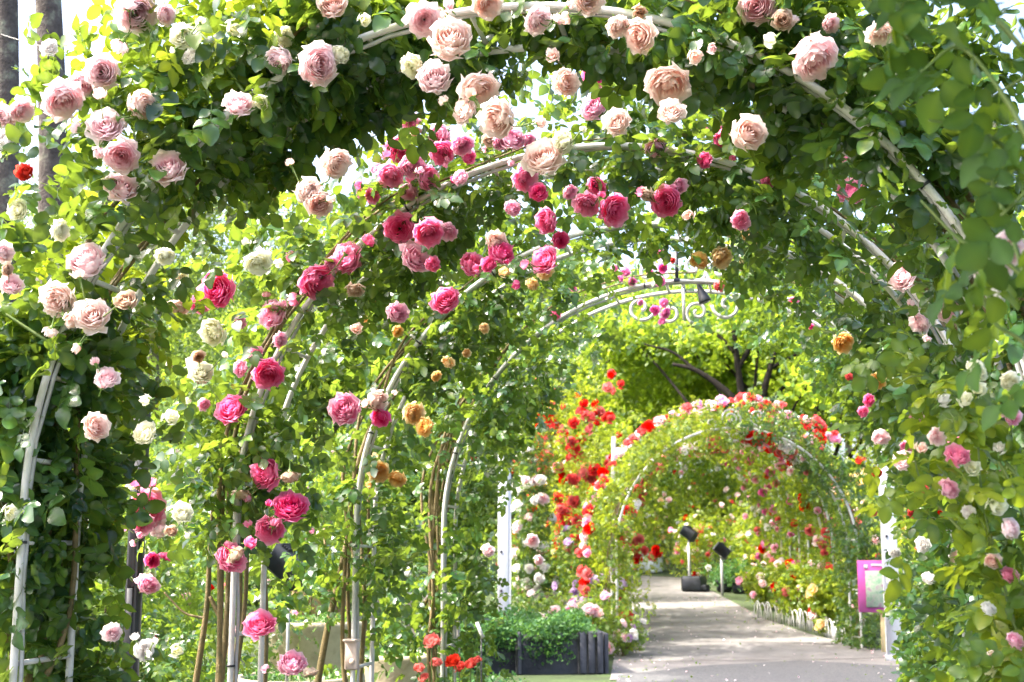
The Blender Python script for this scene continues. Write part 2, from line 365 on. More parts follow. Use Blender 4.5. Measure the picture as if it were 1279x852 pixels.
for nm, mt, n in (('fallen_petals', PET['P'], 260), ('fallen_leaves', LEAFB, 420)):
    Pq = []
    while len(Pq) < n:
        y = random.uniform(12, 27); g0 = np.array(pathL); g1 = np.array(pathR); xl = np.interp(y, g0[:, 1], g0[:, 0]); xr = np.interp(y, g1[:, 1], g1[:, 0]); t = random.choice((random.betavariate(1, 5), 1-random.betavariate(1, 5)))
        x = xl*(1-t)+xr*t; Pq.append((x, y, gz(x, y)+.022))
    Pq = np.array(Pq); o = foliage(nm, Pq, np.tile(UZ, (n, 1)), .05, [leaflet((0, 0, 0), 0, .7, .6, 0)]*1 if False else [(np.array(leaflet((0, 0, 0), 0, .7, .6, 0, .1)[0]), leaflet((0, 0, 0), 0, .7, .6, 0)[1])], mt, None, .5, .3, rnd=.2, droop=0); tag(o, kind='stuff')
# ------------------------------------------------------------------ arches
TH = .079
AX = np.array([math.cos(TH), math.sin(TH), 0]); AY = np.array([-math.sin(TH), math.cos(TH), 0])
YA = [3.579, 4.989, 6.31, 7.75]; X0 = -1.0; RA = 1.5; ZC = CH+.15; DEP = .33
def hoop_pts(c, ax, R, zc, zfoot, n=72, wob=0):
    P = [c-ax*R+UZ*z for z in np.linspace(zfoot, zc, 14)[:-1]]
    for t in np.linspace(0, PI, n): P.append(c-ax*R*math.cos(t)+UZ*(zc+R*math.sin(t)))
    P += [c+ax*R+UZ*z for z in np.linspace(zc, zfoot, 14)[1:]]
    return np.array(P)
def arch(c, ax, ay, R, zc, label, group, tr=.0125, depth=.33, ties=True, cable=True, rung=.30):
    z0 = gz(c[0], c[1]); base = np.array([c[0], c[1], z0]); t = empty('rose_arch', base, label, 'rose arch', group)
    o = np.array([0, 0, 0.])
    A = hoop_pts(o, ax, R, zc, -.03); B = A+ay*depth
    for H in (A, B): MB().tube(H, tr, 10).build('hoop', WHITE, t)
    n = len(A); cum = np.concatenate([[0], np.cumsum(np.linalg.norm(np.diff(A, axis=0), axis=1))]); tot = cum[-1]
    k = int(tot/rung)
    for i in range(k):
        s = (i+.5)*tot/k; j = int(np.searchsorted(cum, s)); p = A[j]; MB().tube([p, p+ay*depth*.5, p+ay*depth], tr*.72, 6).build('cross_bar', WHITE, t)
    if cable:
        j = rng.normal(size=(n, 3))*.002; w = np.sin(np.arange(n)*.35)[:, None]*.006
        ins = np.array([-(a-UZ*zc)/np.linalg.norm(a-UZ*zc) if a[2] > zc else ax*(1 if a@ax < 0 else -1) for a in A])
        MB().tube(A+ins*(.017+w)+ay*.012+j, .007, 6).build('cable', GREYC, t)
    if ties:
        for s in np.arange(.35, tot, .55):
            j = int(np.searchsorted(cum, s)); j = min(max(j, 1), n-2); T = A[j+1]-A[j-1]; T /= np.linalg.norm(T)
            b = MB(); b.tube([A[j]-T*.004, A[j]+T*.004], tr*1.45, 10); b.build('cable_tie', BLACK, t)
    return t
ordn = ['nearest rose arch, its white hoop framing the whole view, pale pink roses on it', 'second rose arch, white double hoop with hot pink roses climbing its left leg', 'third rose arch, white hoop with an outlet box on its left leg', 'fourth rose arch, white hoop with scrollwork hanging below its bare crown']
ARC = []
for i, Y in enumerate(YA):
    c = np.array([X0, Y, 0.])
    ARC.append(arch(c, AX, AY, RA, ZC, ordn[i], 'white hoop arches of the near rose tunnel'))
def spiral(c, r0, turns, ax, start, sgn=1, n=40, r1=.15):
    P = []
    for t in np.linspace(0, 1, n):
        a = start+sgn*turns*2*PI*t; r = r0*((1-t)+r1*t); P.append(c+ax*math.cos(a)*r+UZ*math.sin(a)*r)
    return np.array(P)
def scrolls(parent, c, ax, items, tr):
    for (px, pz, r, turns, st, sg) in items:
        MB().tube(spiral(c+ax*px+UZ*pz, r, turns, ax, st, sg), tr, 7).build('scroll', WHITE, parent)
m = .0050
scr = []
for sx in (-1, 1):
    scr += [(sx*.085, -.17, .075, 1.35, PI/2-sx*.4+(PI if sx > 0 else 0), -sx), (sx*.27, -.13, .095, 1.2, PI if sx > 0 else 0, sx), (sx*.07, .12, .10, 1.2, -PI/2, sx), (sx*.22, .09, .09, 1.2, -PI/2, -sx), (sx*.17, .24, .085, 1.15, -PI/2, sx)]
scrolls(ARC[3], AY*.16+UZ*(ZC+RA), AX, scr, .011)
for sx in (0,): MB().tube([AY*.0+UZ*(ZC+RA), AY*.16+UZ*(ZC+RA), AY*.33+UZ*(ZC+RA)], .012, 7).build('cross_bar', WHITE, ARC[3])
MB().tube([AY*.16+UZ*(ZC+RA-.22), AY*.16+UZ*(ZC+RA-.0)], .010, 7).build('stem_bar', WHITE, ARC[3])
# far tunnel
FA = []; HEAD = .36
fax = np.array([math.cos(HEAD), math.sin(HEAD), 0]); fay = np.array([-math.sin(HEAD), math.cos(HEAD), 0])
flab = ['front arch of the far rose tunnel, with curled scrolls on top', 'second arch of the far tunnel, just inside its front hoop', 'third arch of the far tunnel, halfway in', 'fourth arch of the far tunnel, behind the halfway one', 'last arch of the far tunnel, deepest inside']
for i, (px, Yd) in enumerate(((1072, 18.9), (1040, 20.7), (1010, 22.6), (987, 24.8), (967, 27.2))):
    p = at(px, 700, Yd); r = 1.72; h = HEAD+.03*i; ax = np.array([math.cos(h), math.sin(h), 0]); ay = np.array([-math.sin(h), math.cos(h), 0])
    c = np.array([p[0], p[1], 0])-ax*r; a = arch(c, ax, ay, r, 1.38, flab[i], 'white hoop arches of the far rose tunnel', .018, .4, False, False, .6)
    FA.append((c, ax, ay, r, a))
scrolls(FA[0][4], UZ*(1.38+1.72), FA[0][1], [(-.06, .13, .16, 2.3, -PI/2, 1), (.34, .15, .12, 1.6, -PI/2, -1), (-.34, .06, .08, 1.3, -PI/2, 1), (.0, -.12, .09, 1.4, PI/2, 1), (.18, -.1, .09, 1.4, PI/2, -1)], .014)

# ------------------------------------------------------------------ near climbing roses
plab = [('pale pink climbing rose on the left side of the nearest arch', 'peach climbing rose over the right side of the nearest arch'),
        ('hot pink climbing rose on the left leg of the second arch', 'pink climbing rose over the right side of the second arch'),
        ('apricot climbing rose on the left leg of the third arch, under the tunnel', 'apricot climbing rose over the right side of the third arch'),
        ('dark leafy climbing rose on the left leg of the fourth arch, beside the planter', 'climbing rose with few small pink blooms on the right of the fourth arch')]
PL = []
for i, Y in enumerate(YA):
    row = []
    for s in (0, 1):
        b = np.array([X0, Y+.16, 0])+AX*RA*(1.04 if s else -1.04)
        row.append(empty('climbing_rose', b, plab[i][s], 'climbing rose', 'climbing roses of the near tunnel'))
    PL.append(row)
B1 = """170,15,55,P 207,18,28,P 228,45,34,C 78,124,56,P 128,90,42,P 104,105,32,P 27,138,34,P 5,145,30,P 178,130,40,A 132,157,47,P 151,195,47,P 152,233,45,P
210,209,52,P 8,172,30,W 5,315,30,P 14,355,32,P 107,326,48,P 72,374,50,A 115,393,48,A 298,129,40,P 326,128,22,C 398,80,50,P 425,68,24,C 348,76,38,P 355,46,26,C
133,471,32,P 120,532,36,A 181,541,32,C 213,522,22,C 415,6,38,A 530,25,46,P 562,48,54,A 515,83,32,C 543,96,42,P 598,112,54,A 580,138,34,A 620,148,50,A 608,4,40,A
672,25,40,P 735,-2,44,A 772,33,32,A 798,44,48,A 835,106,62,A 945,8,46,P 963,50,20,C 707,103,38,A 703,177,30,C 679,196,52,A 1017,72,60,P 1100,42,38,A 935,165,44,A 770,152,36,A
838,138,36,A 385,238,36,A 398,255,36,A 420,204,38,A 22,262,30,C 75,288,28,C 206,320,26,C 1038,30,24,P 322,328,36,C 228,640,28,C 182,500,16,C 30,215,22,O 62,60,22,W 240,70,26,W 290,35,22,C
12,640,20,C 140,790,24,P 180,812,28,W 220,812,20,C 560,8,22,P 455,25,18,C 690,70,20,A 868,70,20,A 890,60,16,P"""
B2 = """498,188,32,H 515,207,32,Q 535,222,30,H 549,168,28,Q 552,191,30,H 578,181,26,Q 487,220,34,H 465,245,20,H 498,285,36,H 535,291,36,H 520,322,40,Q 433,322,38,H 395,352,44,H
410,380,18,H 390,324,15,Q 335,467,38,H 289,511,42,H 331,591,38,H 363,632,40,H 337,662,34,H 289,695,38,H 325,779,38,H 365,828,32,Q 183,634,44,H 185,730,28,Q 556,375,34,H 590,330,32,H
627,315,32,H 563,328,20,H 682,276,32,H 745,233,24,H 768,262,40,H 733,256,32,H 832,252,38,H 680,325,34,H 656,222,34,H 640,172,30,Q 742,133,32,Q 756,148,22,H 742,95,32,H 819,185,26,Q
905,173,30,H 1010,183,30,H 1064,238,36,H 270,362,46,H 340,392,34,Q 300,403,18,Q 265,415,34,C 252,465,28,C 226,350,24,C 497,390,26,Q 484,425,22,Q 445,411,16,A 430,510,38,Q 472,500,28,A
475,522,24,H 240,455,20,P 620,300,24,A 925,275,24,Q 690,262,22,H 1127,345,38,P 1148,403,28,P 1186,385,38,P 1200,565,40,H 1262,574,34,H 510,150,24,Q 488,128,22,Q 600,170,22,H 612,150,20,Q 585,195,22,H 470,180,22,Q 510,240,24,Q 548,235,20,H 575,222,20,Q 660,175,20,Q 672,240,24,H 700,268,22,H 712,240,20,Q 640,260,22,Q 610,245,20,Q 585,265,22,H 560,290,24,Q 540,330,20,H 505,345,22,Q 455,340,22,H 415,330,22,Q 375,400,22,H 350,425,22,Q 320,440,20,Q 780,225,20,H 800,262,22,H 850,232,20,Q 880,200,22,H 925,200,20,Q 960,225,22,H 985,205,20,Q 1030,225,22,H 700,150,22,Q 720,170,18,H 610,330,22,H 650,310,22,Q 600,355,20,Q 700,300,22,H 250,380,28,H 285,350,22,Q 300,460,22,Q 270,480,22,H 250,540,20,Q 180,655,26,Q 205,610,20,H 190,700,20,H 1128,575,24,P 165,605,16,C 255,505,16,Q 200,660,24,P 455,240,22,Q 600,205,16,H
625,178,22,Q 470,210,18,Q 480,158,20,Q 500,130,24,Q 790,240,18,H 860,268,18,A 215,455,16,P"""
B3 = """873,325,25,Y 901,322,27,Y 940,292,30,Y 912,286,18,Y 517,516,29,Y 530,533,24,Y 474,590,27,Y 496,598,22,Y 680,338,26,Y 463,378,18,Y 452,402,20,Y 497,414,16,Y 560,452,18,Y 583,441,12,Y
1053,428,28,Y 1095,476,22,Y 665,355,18,Y 480,372,16,A 605,410,14,Y 1100,546,22,P 1085,500,16,H 1078,514,14,H 1133,560,22,Q 1117,690,18,W 1152,680,20,W 1160,722,18,W 1200,697,26,A
1115,725,16,W 1150,610,18,R 1180,640,16,R 1140,640,14,R 630,340,16,Y 545,470,14,Y 890,280,14,A 1095,590,14,R 1145,520,18,Q"""
B4 = """693,393,14,H 823,318,16,M 828,335,14,M 825,352,14,M 829,378,13,M 818,387,14,M 831,391,14,M 827,401,11,M 800,378,9,M 781,340,14,M 790,352,12,M 775,348,10,M 812,340,9,M 934,346,14,H
898,358,14,R 991,377,15,H 1013,408,9,H 1060,470,12,R 768,335,10,Q 716,360,10,H 840,325,9,R 610,688,18,P 665,675,18,P 673,700,14,P 1090,640,12,R"""
def place_blooms(txt, i, lod, dy=-.03):
    for w in txt.split():
        x, y, s, k = w.split(','); x, y, s = float(x), float(y), float(s)
        if i == 1 and s <= 22 and k in 'HQ' and random.random() < .5: continue
        if i == 1 and s >= 24: s *= 1.08
        # the plane of the hoop at this place, then a little in front of it
        d = ray(x, y); n = AY; c = np.array([X0, YA[i]+dy-random.uniform(0, .10), 0]); t = ((c-CAM)@n)/(d@n); p = CAM+d*t
        rad = s/2*depth(p)/F*1.13
        tocam = (CAM-p)/np.linalg.norm(CAM-p); out = (p-np.array([X0, YA[i], ZC])); out[1] = 0; out /= np.linalg.norm(out)+1e-6
        ax = tocam*1.0+rvec(1)[0]*.6+np.array([0, 0, .12 if out[0] < 0 else -.05])
        side = 0 if p[0] < X0+.1 else 1
        bloom(PL[i][side], p, rad, k, ax, lod, bud=(s <= 24 and k in 'CPA' and i < 2 and s < 23))
        if i < 3 and s > 26 and random.random() < .45:            # buds and a faded head on the same truss
            for q_ in range(random.choice((1, 2, 2, 3))):
                off = rvec(1)[0]*rad*random.uniform(1.3, 2.4); off[1] = -abs(off[1])*.3; e = p+off; rb_ = rad*random.uniform(.28, .42)
                if random.random() < .16: bloom(PL[i][side], e, rad*.6, 'S', ax+rvec(1)[0]-UZ*.5, 1, clear=False)
                else: bloom(PL[i][side], e, rb_, k, off+UZ*.05+rvec(1)[0]*.02, lod, bud=True, clear=False)
                MB().tube([rel(x_, PL[i][side]) for x_ in spline([p-ax/np.linalg.norm(ax)*rad*.9, p+off*.4-UZ*.02, e-off/np.linalg.norm(off)*rb_*.9], 8)], .0022, 5).build('flower_stalk', CANEG, PL[i][side])
place_blooms(B1, 0, 2, -.08); place_blooms(B2, 1, 2); place_blooms(B3, 2, 2); place_blooms(B4, 3, 1)

# canopy leaves: polar coordinates round the hoop, in clumps
def canopy(i, n, thick, size, lod, dy0, dy1, legden=(1, 1), inner=.05, zmin=(0, 0), seed=0, vbase=.3, mat=None):
    r = np.random.default_rng(seed+5)
    arcL = PI*RA; legL = ZC; tot = arcL+2*legL
    pts = []; nr = []
    m = int(n*1.9)
    s = r.uniform(0, tot, m); a = np.zeros(m); base = np.zeros((m, 3)); out = np.zeros((m, 3))
    L = s < legL; Rr = s > legL+arcL; A = ~(L | Rr)
    base[L] = -AX*RA+UZ*s[L][:, None]; out[L] = -AX
    base[Rr] = AX*RA+UZ*(tot-s[Rr])[:, None]; out[Rr] = AX
    t = (s[A]-legL)/RA; base[A] = (-np.cos(t)[:, None]*AX+np.sin(t)[:, None]*UZ)*RA+UZ*ZC; out[A] = (-np.cos(t)[:, None]*AX+np.sin(t)[:, None]*UZ)
    d = r.uniform(dy0, dy1, m)
    # clumping
    f = np.sin(s*4.1+seed)+np.sin(d*9+s*2.3+seed*2)+np.sin(s*9.7-d*5+seed)*.8
    keep = r.random(m) < np.clip(.60+.36*f, .07, 1)
    keep &= ~(L & ((r.random(m) > legden[0]) | (base[:, 2] < zmin[0]*r.uniform(.8, 1.1, m)))); keep &= ~(Rr & ((r.random(m) > legden[1]) | (base[:, 2] < zmin[1])))
    tk = thick(s/tot) if callable(thick) else np.full(m, thick)
    rad = -inner+np.abs(r.random(m)**1.35)*(tk+inner)*(1+.25*np.sin(s*5+seed))
    P = base+out*rad[:, None]+AY*d[:, None]+r.normal(size=(m, 3))*.03
    if i == 3: keep &= ~((np.abs(base[:, 0]) < .5) & (base[:, 2] > 2) & (r.random(m) < .93))
    if i == 3: keep &= ~((base[:, 2] < 1.75) & (base[:, 0] < 0) & (d > .6))
    if i == 2: keep &= ~((np.abs(base[:, 0]-.1) < .35) & (base[:, 2] > 2) & (d > .3))
    Nn = out*.35+UZ*.65
    P = P[keep]; Nn = Nn[keep]; P += np.array([X0, YA[i], 0]); sel = P[:, 2] > .05; P = P[sel]; Nn = Nn[sel]
    m2 = prune(P); P = P[m2]; Nn = Nn[m2]
    for sd in (0, 1):
        k = (P[:, 0] < X0+.1) if sd == 0 else (P[:, 0] >= X0+.1)
        o = PL[i][sd]
        foliage('foliage', P[k], Nn[k], size, lod, mat or LEAF, o, vbase, .22, origin=o.location)
n = 2300
P0 = np.stack([rng.uniform(-1.2, 1.0, n), rng.uniform(1.0, 2.8, n), rng.uniform(2.85, 3.3, n)], 1)  # leaf patch above the view, added to cast shade on the close branch
def th1(q): return np.where(q < .5, .75, .5)
canopy(0, 5900, lambda q: .28+.22*np.exp(-((q-.35)/.16)**2)+.12*(q > .55), .125, CL2, -.085, .62, (1.0, 1), .04, (0, 0), 1)
canopy(1, 5000, .42, .118, CL1, -.13, .72, (.8, 1), .10, (1.62, .3), 2)
canopy(2, 5400, .44, .112, CL1, -.13, .85, (.75, 1), .12, (1.25, .2), 3)
canopy(3, 6200, .5, .108, CL1, -.14, 1.15, (1, 1), .20, (.7, .3), 4)

# canes
def canes(parent, base, ax, sg, n, top, Yd, rmin=.007, rmax=.016, seed=0):
    r = random.Random(seed)
    for k in range(n):
        off = r.uniform(.0, .16); d = r.uniform(0, Yd); x0 = -sg*r.uniform(-.12, .2)
        P = [base+AY*d*.5+ax*(sg*(.05+r.uniform(-.1, .15)))]
        for z in (.4, .8, 1.2): P.append(base+ax*sg*(off*.5+r.uniform(-.03, .06))+AY*(d+r.uniform(-.06, .06))+UZ*z)
        for a in np.arange(.15, top*r.uniform(.6, 1), .25):
            c = base-ax*sg*RA*1.0
            P.append(c+ax*sg*(RA+off+r.uniform(-.03, .05))*math.cos(a)+UZ*(ZC+(RA+off+r.uniform(-.03, .05))*math.sin(a))+AY*(d+r.uniform(-.05, .05)))
        Q = spline([rel(p, parent) for p in P], 4*len(P)); MB().tube(Q, np.linspace(r.uniform(rmax*.8, rmax), rmin*.6, len(Q)), 7).build('cane', CANE, parent)
for i, Y in enumerate(YA):
    for s in (0, 1):
        sg = 1 if s else -1; b = np.array([X0, Y, 0.])+AX*sg*RA
        canes(PL[i][s], b, AX, sg, 5, 1.7, .33, seed=i*2+s)
def cane_px(parent, pts, Y, r0, r1, mat=CANE):
    P = [rel(at(x, y, Y+dy), parent) for x, y, dy in pts]; P = spline(P, 30)
    MB().tube(P, np.linspace(r0, r1, len(P)), 8).build('cane', mat, parent)
cane_px(PL[2][0], [(393, 875, 0), (408, 790, 0), (428, 700, 0), (445, 620, .05), (470, 540, .1)], 6.6, .022, .010)
cane_px(PL[2][0], [(415, 755, 0), (408, 715, .05), (405, 660, .1)], 6.6, .011, .007)
cane_px(PL[1][0], [(242, 870, 0), (258, 760, 0), (262, 690, 0), (268, 600, 0)], 5.1, .015, .008)
cane_px(PL[1][0], [(262, 745, 0), (282, 790, .02), (292, 850, .05)], 5.1, .010, .012)
cane_px(PL[1][0], [(255, 772, 0), (230, 765, 0), (205, 740, 0)], 5.1, .006, .004)
cane_px(PL[1][0], [(330, 870, 0), (332, 760, 0), (325, 640, 0)], 5.3, .014, .010)
cane_px(PL[0][0], [(8, 880, 0), (12, 780, 0), (16, 690, 0), (22, 560, 0), (40, 450, 0)], 3.8, .015, .009)
cane_px(PL[0][0], [(70, 880, 0), (76, 760, 0), (80, 660, 0), (90, 560, 0)], 4.0, .010, .007)
for k in range(5): cane_px(PL[3][0], [(548-6*k, 800-9*k, 0), (546+2*k-5, 720, 0), (538+5*k, 640, 0), (560+4*k, 540, 0), (590+4*k, 470, .1)], 7.9, .012, .008)
# arching outer sprays over the upper left of the nearest arch and a leaning branch close to the lens
def spray(parent, pts, r0, nleaf, size, lod, mat, vb=.5, spread=.07, droop=.3):
    P = spline(pts, 40); MB().tube([rel(p, parent) for p in P], np.linspace(r0, r0*.35, len(P)), 6).build('cane', CANEG, parent)
    k = rng.integers(4, len(P), nleaf); Q = P[k]+rng.normal(size=(nleaf, 3))*spread
    m2 = prune(Q); Q = Q[m2]; return Q
Qs = []
rr = random.Random(3)
for k in range(26):
    a = rr.uniform(.25, 1.55); d = rr.uniform(-.05, .7); L = rr.uniform(.25, .6)
    b = np.array([X0, YA[0]+d, ZC])-AX*RA*math.cos(a)+UZ*RA*math.sin(a); o = -AX*math.cos(a*.9)+UZ*math.sin(a*.9)
    e = b+o*L+AY*rr.uniform(-.15, .25)+np.array([rr.uniform(-.15, .15), 0, 0]); mid = (b+e)/2+UZ*.08
    Qs.append(spray(PL[0][0], [b, mid, e, e+o*.1-UZ*.04], .006, 26, .1, CL1, LEAF))
Q = np.concatenate(Qs); foliage('spray_leaves', Q, np.tile(UZ, (len(Q), 1)), .12, CL2, LEAFR, PL[0][0], .6, .25, origin=PL[0][0].location)
NB = empty('climbing_rose', at(1345, 700, 2.17)*np.array([1, 1, 0]), 'closest rose plant, big dark leaves leaning into the upper right corner', 'climbing rose', 'climbing roses of the near tunnel')
Qs = []
for (pts, Y, n) in (([(1330, 560), (1290, 380), (1240, 230), (1180, 110), (1120, 30)], 2.0, 7), ([(1330, 400), (1260, 330), (1200, 300), (1150, 250)], 2.1, 5), ([(1320, 250), (1260, 130), (1200, 60), (1150, 90)], 1.9, 6),
                    ([(1320, 120), (1250, 30), (1180, -20), (1110, -40)], 1.95, 6), ([(1330, 300), (1270, 200), (1215, 160), (1160, 150)], 2.0, 5), ([(1325, 500), (1280, 430), (1240, 400), (1215, 330)], 2.2, 5), ([(1330, 60), (1290, 90), (1240, 120)], 2.1, 5), ([(1330, 180), (1290, 230), (1250, 270)], 1.9, 5)):
    Qs.append(spray(NB, [at(x, y, Y) for x, y in pts], .005, n, .12, CL2, LEAF, spread=.035))
foliage('added_shade_leaves', P0, np.tile(UZ, (len(P0), 1)), .14, CL1, LEAF, NB, .3, .25, origin=NB.location)  # unseen leaves, added only to keep the sun off the close branch
Q = np.concatenate(Qs)
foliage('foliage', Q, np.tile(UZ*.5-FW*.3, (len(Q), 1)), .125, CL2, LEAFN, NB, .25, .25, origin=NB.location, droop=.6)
bloom(NB, at(1252, 318, 2.3), .048, 'P', -FW+rvec(1)[0]*.6, 2); bloom(NB, at(1232, 335, 2.3), .035, 'P', -FW+rvec(1)[0]*.9, 2)
MB().tube([rel(p, NB) for p in spline([at(1340, 560, 2.0)*np.array([1, 1, 0]), at(1338, 760, 1.9), at(1330, 560, 2.0)], 20)], .009, 7).build('cane', CANE, NB)
# lower right branch with white buds in front of the right wall
RB = empty('rose_bush', at(1290, 852, 3.0)*np.array([1, 1, 0]), 'cream budded rose bush at the lower right edge, yellow green leaves', 'rose bush')
for x, y, s, k, bd in ((1220, 462, 34, 'C', 0), (1262, 476, 28, 'C', 0), (1206, 500, 24, 'C', 1), (1222, 486, 26, 'C', 1), (1214, 585, 24, 'C', 1), (1196, 568, 38, 'H', 0), (1245, 632, 30, 'C', 1), (1248, 560, 20, 'W', 1), (1262, 718, 26, 'H', 0), (1235, 838, 20, 'C', 1), (1240, 820, 18, 'A', 1), (1185, 610, 30, 'Q', 0), (1170, 545, 26, 'P', 0), (1262, 660, 30, 'P', 0), (1240, 700, 26, 'A', 0), (1210, 640, 22, 'W', 0), (1265, 520, 30, 'Q', 0), (1178, 500, 22, 'W', 1), (1235, 760, 24, 'W', 0), (1268, 800, 28, 'Q', 0), (1150, 560, 20, 'A', 1)):
    p = at(x, y, 2.95); bloom(RB, p, s/2*depth(p)/F, k, -FW+UZ*.5+rvec(1)[0]*.4, 2, bud=bool(bd))
Qs = []
for (pts, n) in (([(1300, 860), (1280, 810), (1262, 770), (1245, 720), (1225, 650), (1170, 580)], 40), ([(1290, 860), (1262, 760), (1230, 640), (1222, 560), (1220, 480)], 36), ([(1300, 800), (1280, 650), (1265, 560), (1262, 490)], 30), ([(1290, 870), (1270, 840), (1250, 810), (1240, 770)], 30), ([(1290, 740), (1230, 690), (1180, 640), (1150, 600), (1140, 560)], 30), ([(1300, 700), (1260, 600), (1200, 500), (1150, 470), (1120, 480)], 26), ([(1295, 860), (1265, 850), (1245, 845), (1230, 850)], 18), ([(1290, 620), (1240, 560), (1200, 540), (1170, 520)], 22)):
    Qs.append(spray(RB, [at(x, y, 3.0) for x, y in pts], .005, n, .1, CL2, LEAFR, spread=.06))
Q = np.concatenate(Qs); foliage('foliage', Q, np.tile(UZ*.6-FW*.2, (len(Q), 1)), .088, CL2, LEAFR, RB, .42, .28, origin=RB.location)
for k in range(3):
    MB().tube([rel(p, RB) for p in spline([at(1290-6*k, 852, 3.0)*np.array([1, 1, 0]), at(1292-5*k, 980, 3.0), at(1297-4*k, 855, 3.0)], 20)], .008, 7).build('cane', CANE, RB)

# ------------------------------------------------------------------ shrubs
def bush(x, y, w, h, kinds, nb, label, name='rose_bush', cat='rose bush', group='rose bushes in the beds', mat=LEAFB, nl=900, size=.10, brad=.045, vb=.5, z=None, column=False, lodb=0, group_on=True, seed=None, lods=CL0, wy=None, zlow=.1):
    r = np.random.default_rng(seed if seed is not None else int(abs(x*100+y*37))); z0 = gz(x, y) if z is None else z; wy = wy or w
    o = empty(name, (x, y, z0), label, cat, group if group_on else None)
    # a handful of overlapping lumps
    nc = 9; C = []
    for k in range(nc):
        u = r.uniform(-.62, .62, 2); zz = r.uniform(.22, .8) if not column else (k+.5)/nc
        sc = r.uniform(.28, .48)*(1 if column else (1.15-.5*zz)); C.append((u[0]*w/2*(.5 if column else 1.1), u[1]*wy/2*(.5 if column else 1.1), zz*h, sc))
    P = []; N = []
    for cx, cy, cz, sc in C:
        k = nl//nc; d = r.normal(size=(k, 3)); d /= np.linalg.norm(d, axis=1)[:, None]; q = r.random(k)**.35
        P.append(np.stack([cx+d[:, 0]*q*w*sc, cy+d[:, 1]*q*wy*sc, cz+d[:, 2]*q*h*(.16 if column else .26)*(1+sc)], 1)); N.append(d*.5+UZ*.5)
    P = np.concatenate(P); N = np.concatenate(N); k = P[:, 2] > zlow; P = P[k]; N = N[k]
    foliage('foliage', P, N, size, lods, mat, o, vb, .28)
    for k in range(4):
        a = r.uniform(0, 6.28); e = C[int(r.integers(nc))]; MB().tube(spline([(r.uniform(-.1, .1), r.uniform(-.1, .1), -.05), (e[0]*.4, e[1]*.4, e[2]*.5), (e[0], e[1], e[2])], 10), np.linspace(.014, .006, 10), 6).build('stem', CANE, o)
    for k in range(nb):
        cx, cy, cz, sc = C[int(r.integers(nc))]; d = r.normal(size=3); d[1] -= .9; d /= np.linalg.norm(d)
        p = np.array([cx+d[0]*w*sc*.95, cy+d[1]*wy*sc*.95, max(.15, cz+d[2]*h*(.16 if column else .26)*(1+sc))])
        kd = kinds[int(r.integers(len(kinds)))]
        bloom(o, p+np.array(o.location), brad*r.uniform(.75, 1.25), kd, (d[0], d[1]-.5, d[2]*.5+.4), lodb, clear=False)
    return o
# beds left of the near tunnel
lb = [(-4.3, 5.6, 1.5, 1.9, 'QPHW', 12, 'sunlit pink and white rose bush just behind the nearest arch'),
      (-4.6, 7.2, 1.6, 2.5, 'PCW', 14, 'tall cream and pale pink rose bush behind the second arch'),
      (-5.6, 6.4, 1.7, 2.6, 'RPC', 12, 'tall rose bush with a few red blooms at the left edge'),
      (-6.0, 9.8, 1.5, 2.3, 'PQC', 14, 'yellow green rose bush left of the tubs'),
      (-6.6, 8.6, 2.0, 2.9, 'WCP', 12, 'large white and cream rose bush well back on the left'),
      (-7.9, 10.2, 2.4, 3.0, 'YPC', 12, 'leafy rose bush with yellow blooms far back on the left'),
      (-5.6, 12.3, 2.2, 3.1, 'WPQ', 18, 'tall rose bush behind the brown pot'),
      (-6.2, 15.3, 2.2, 2.9, 'WP', 16, 'rose bush behind the row of stones'),
      (-8.6, 14.6, 3.0, 3.4, 'PC', 12, 'broad rose bush in front of the left trees')]
for px, Y, w, h, k, nb, la in ((215, 5.9, .8, 1.15, 'RQP', 9, 'low leafy rose bush seen between the legs of the first two arches'), (110, 6.3, .9, 1.5, 'RHW', 10, 'rose bush with red blooms behind the black post'), (478, 12.2, .6, .8, 'PW', 8, 'leafy rose bush right of the large cream tub'), (255, 9.4, 1.3, 1.6, 'PWR', 14, 'rose bush standing left of the large cream tub')):
    p = at(px, 760, Y); bush(p[0], p[1], w, h, k, nb, la, nl=950, size=.09, group='rose bushes left of the near tunnel', lodb=1, brad=.04, vb=.38, mat=LEAF)
for x, y, w, h, k, nb, la in lb: bush(x, y, w, h, k, nb*2, la, nl=1700, size=.105, group='rose bushes left of the near tunnel', lodb=1)
# right of the near tunnel
rb = [(1.35, 7.3, 1.0, 2.7, 'PQ', 8, 'yellow green rose bush behind the right leg of the second arch'), (1.3, 9.9, 1.2, 2.9, 'RWQ', 14, 'rose bush with small red and white blooms right of the fourth arch'),
      (1.65, 12.6, 1.2, 2.6, 'RPW', 22, 'rose bush with orange red blooms beside the map sign'), (2.0, 16.4, 1.9, 2.9, 'RQP', 20, 'wide rose bush right of the map sign'), (1.9, 20.6, 2.2, 2.8, 'RWY', 22, 'rose bush behind the map sign, red and yellow blooms')]
for x, y, w, h, k, nb, la in rb: bush(x, y, w, h, k, nb, la, nl=1700, size=.10, group='rose bushes right of the path', lodb=1)

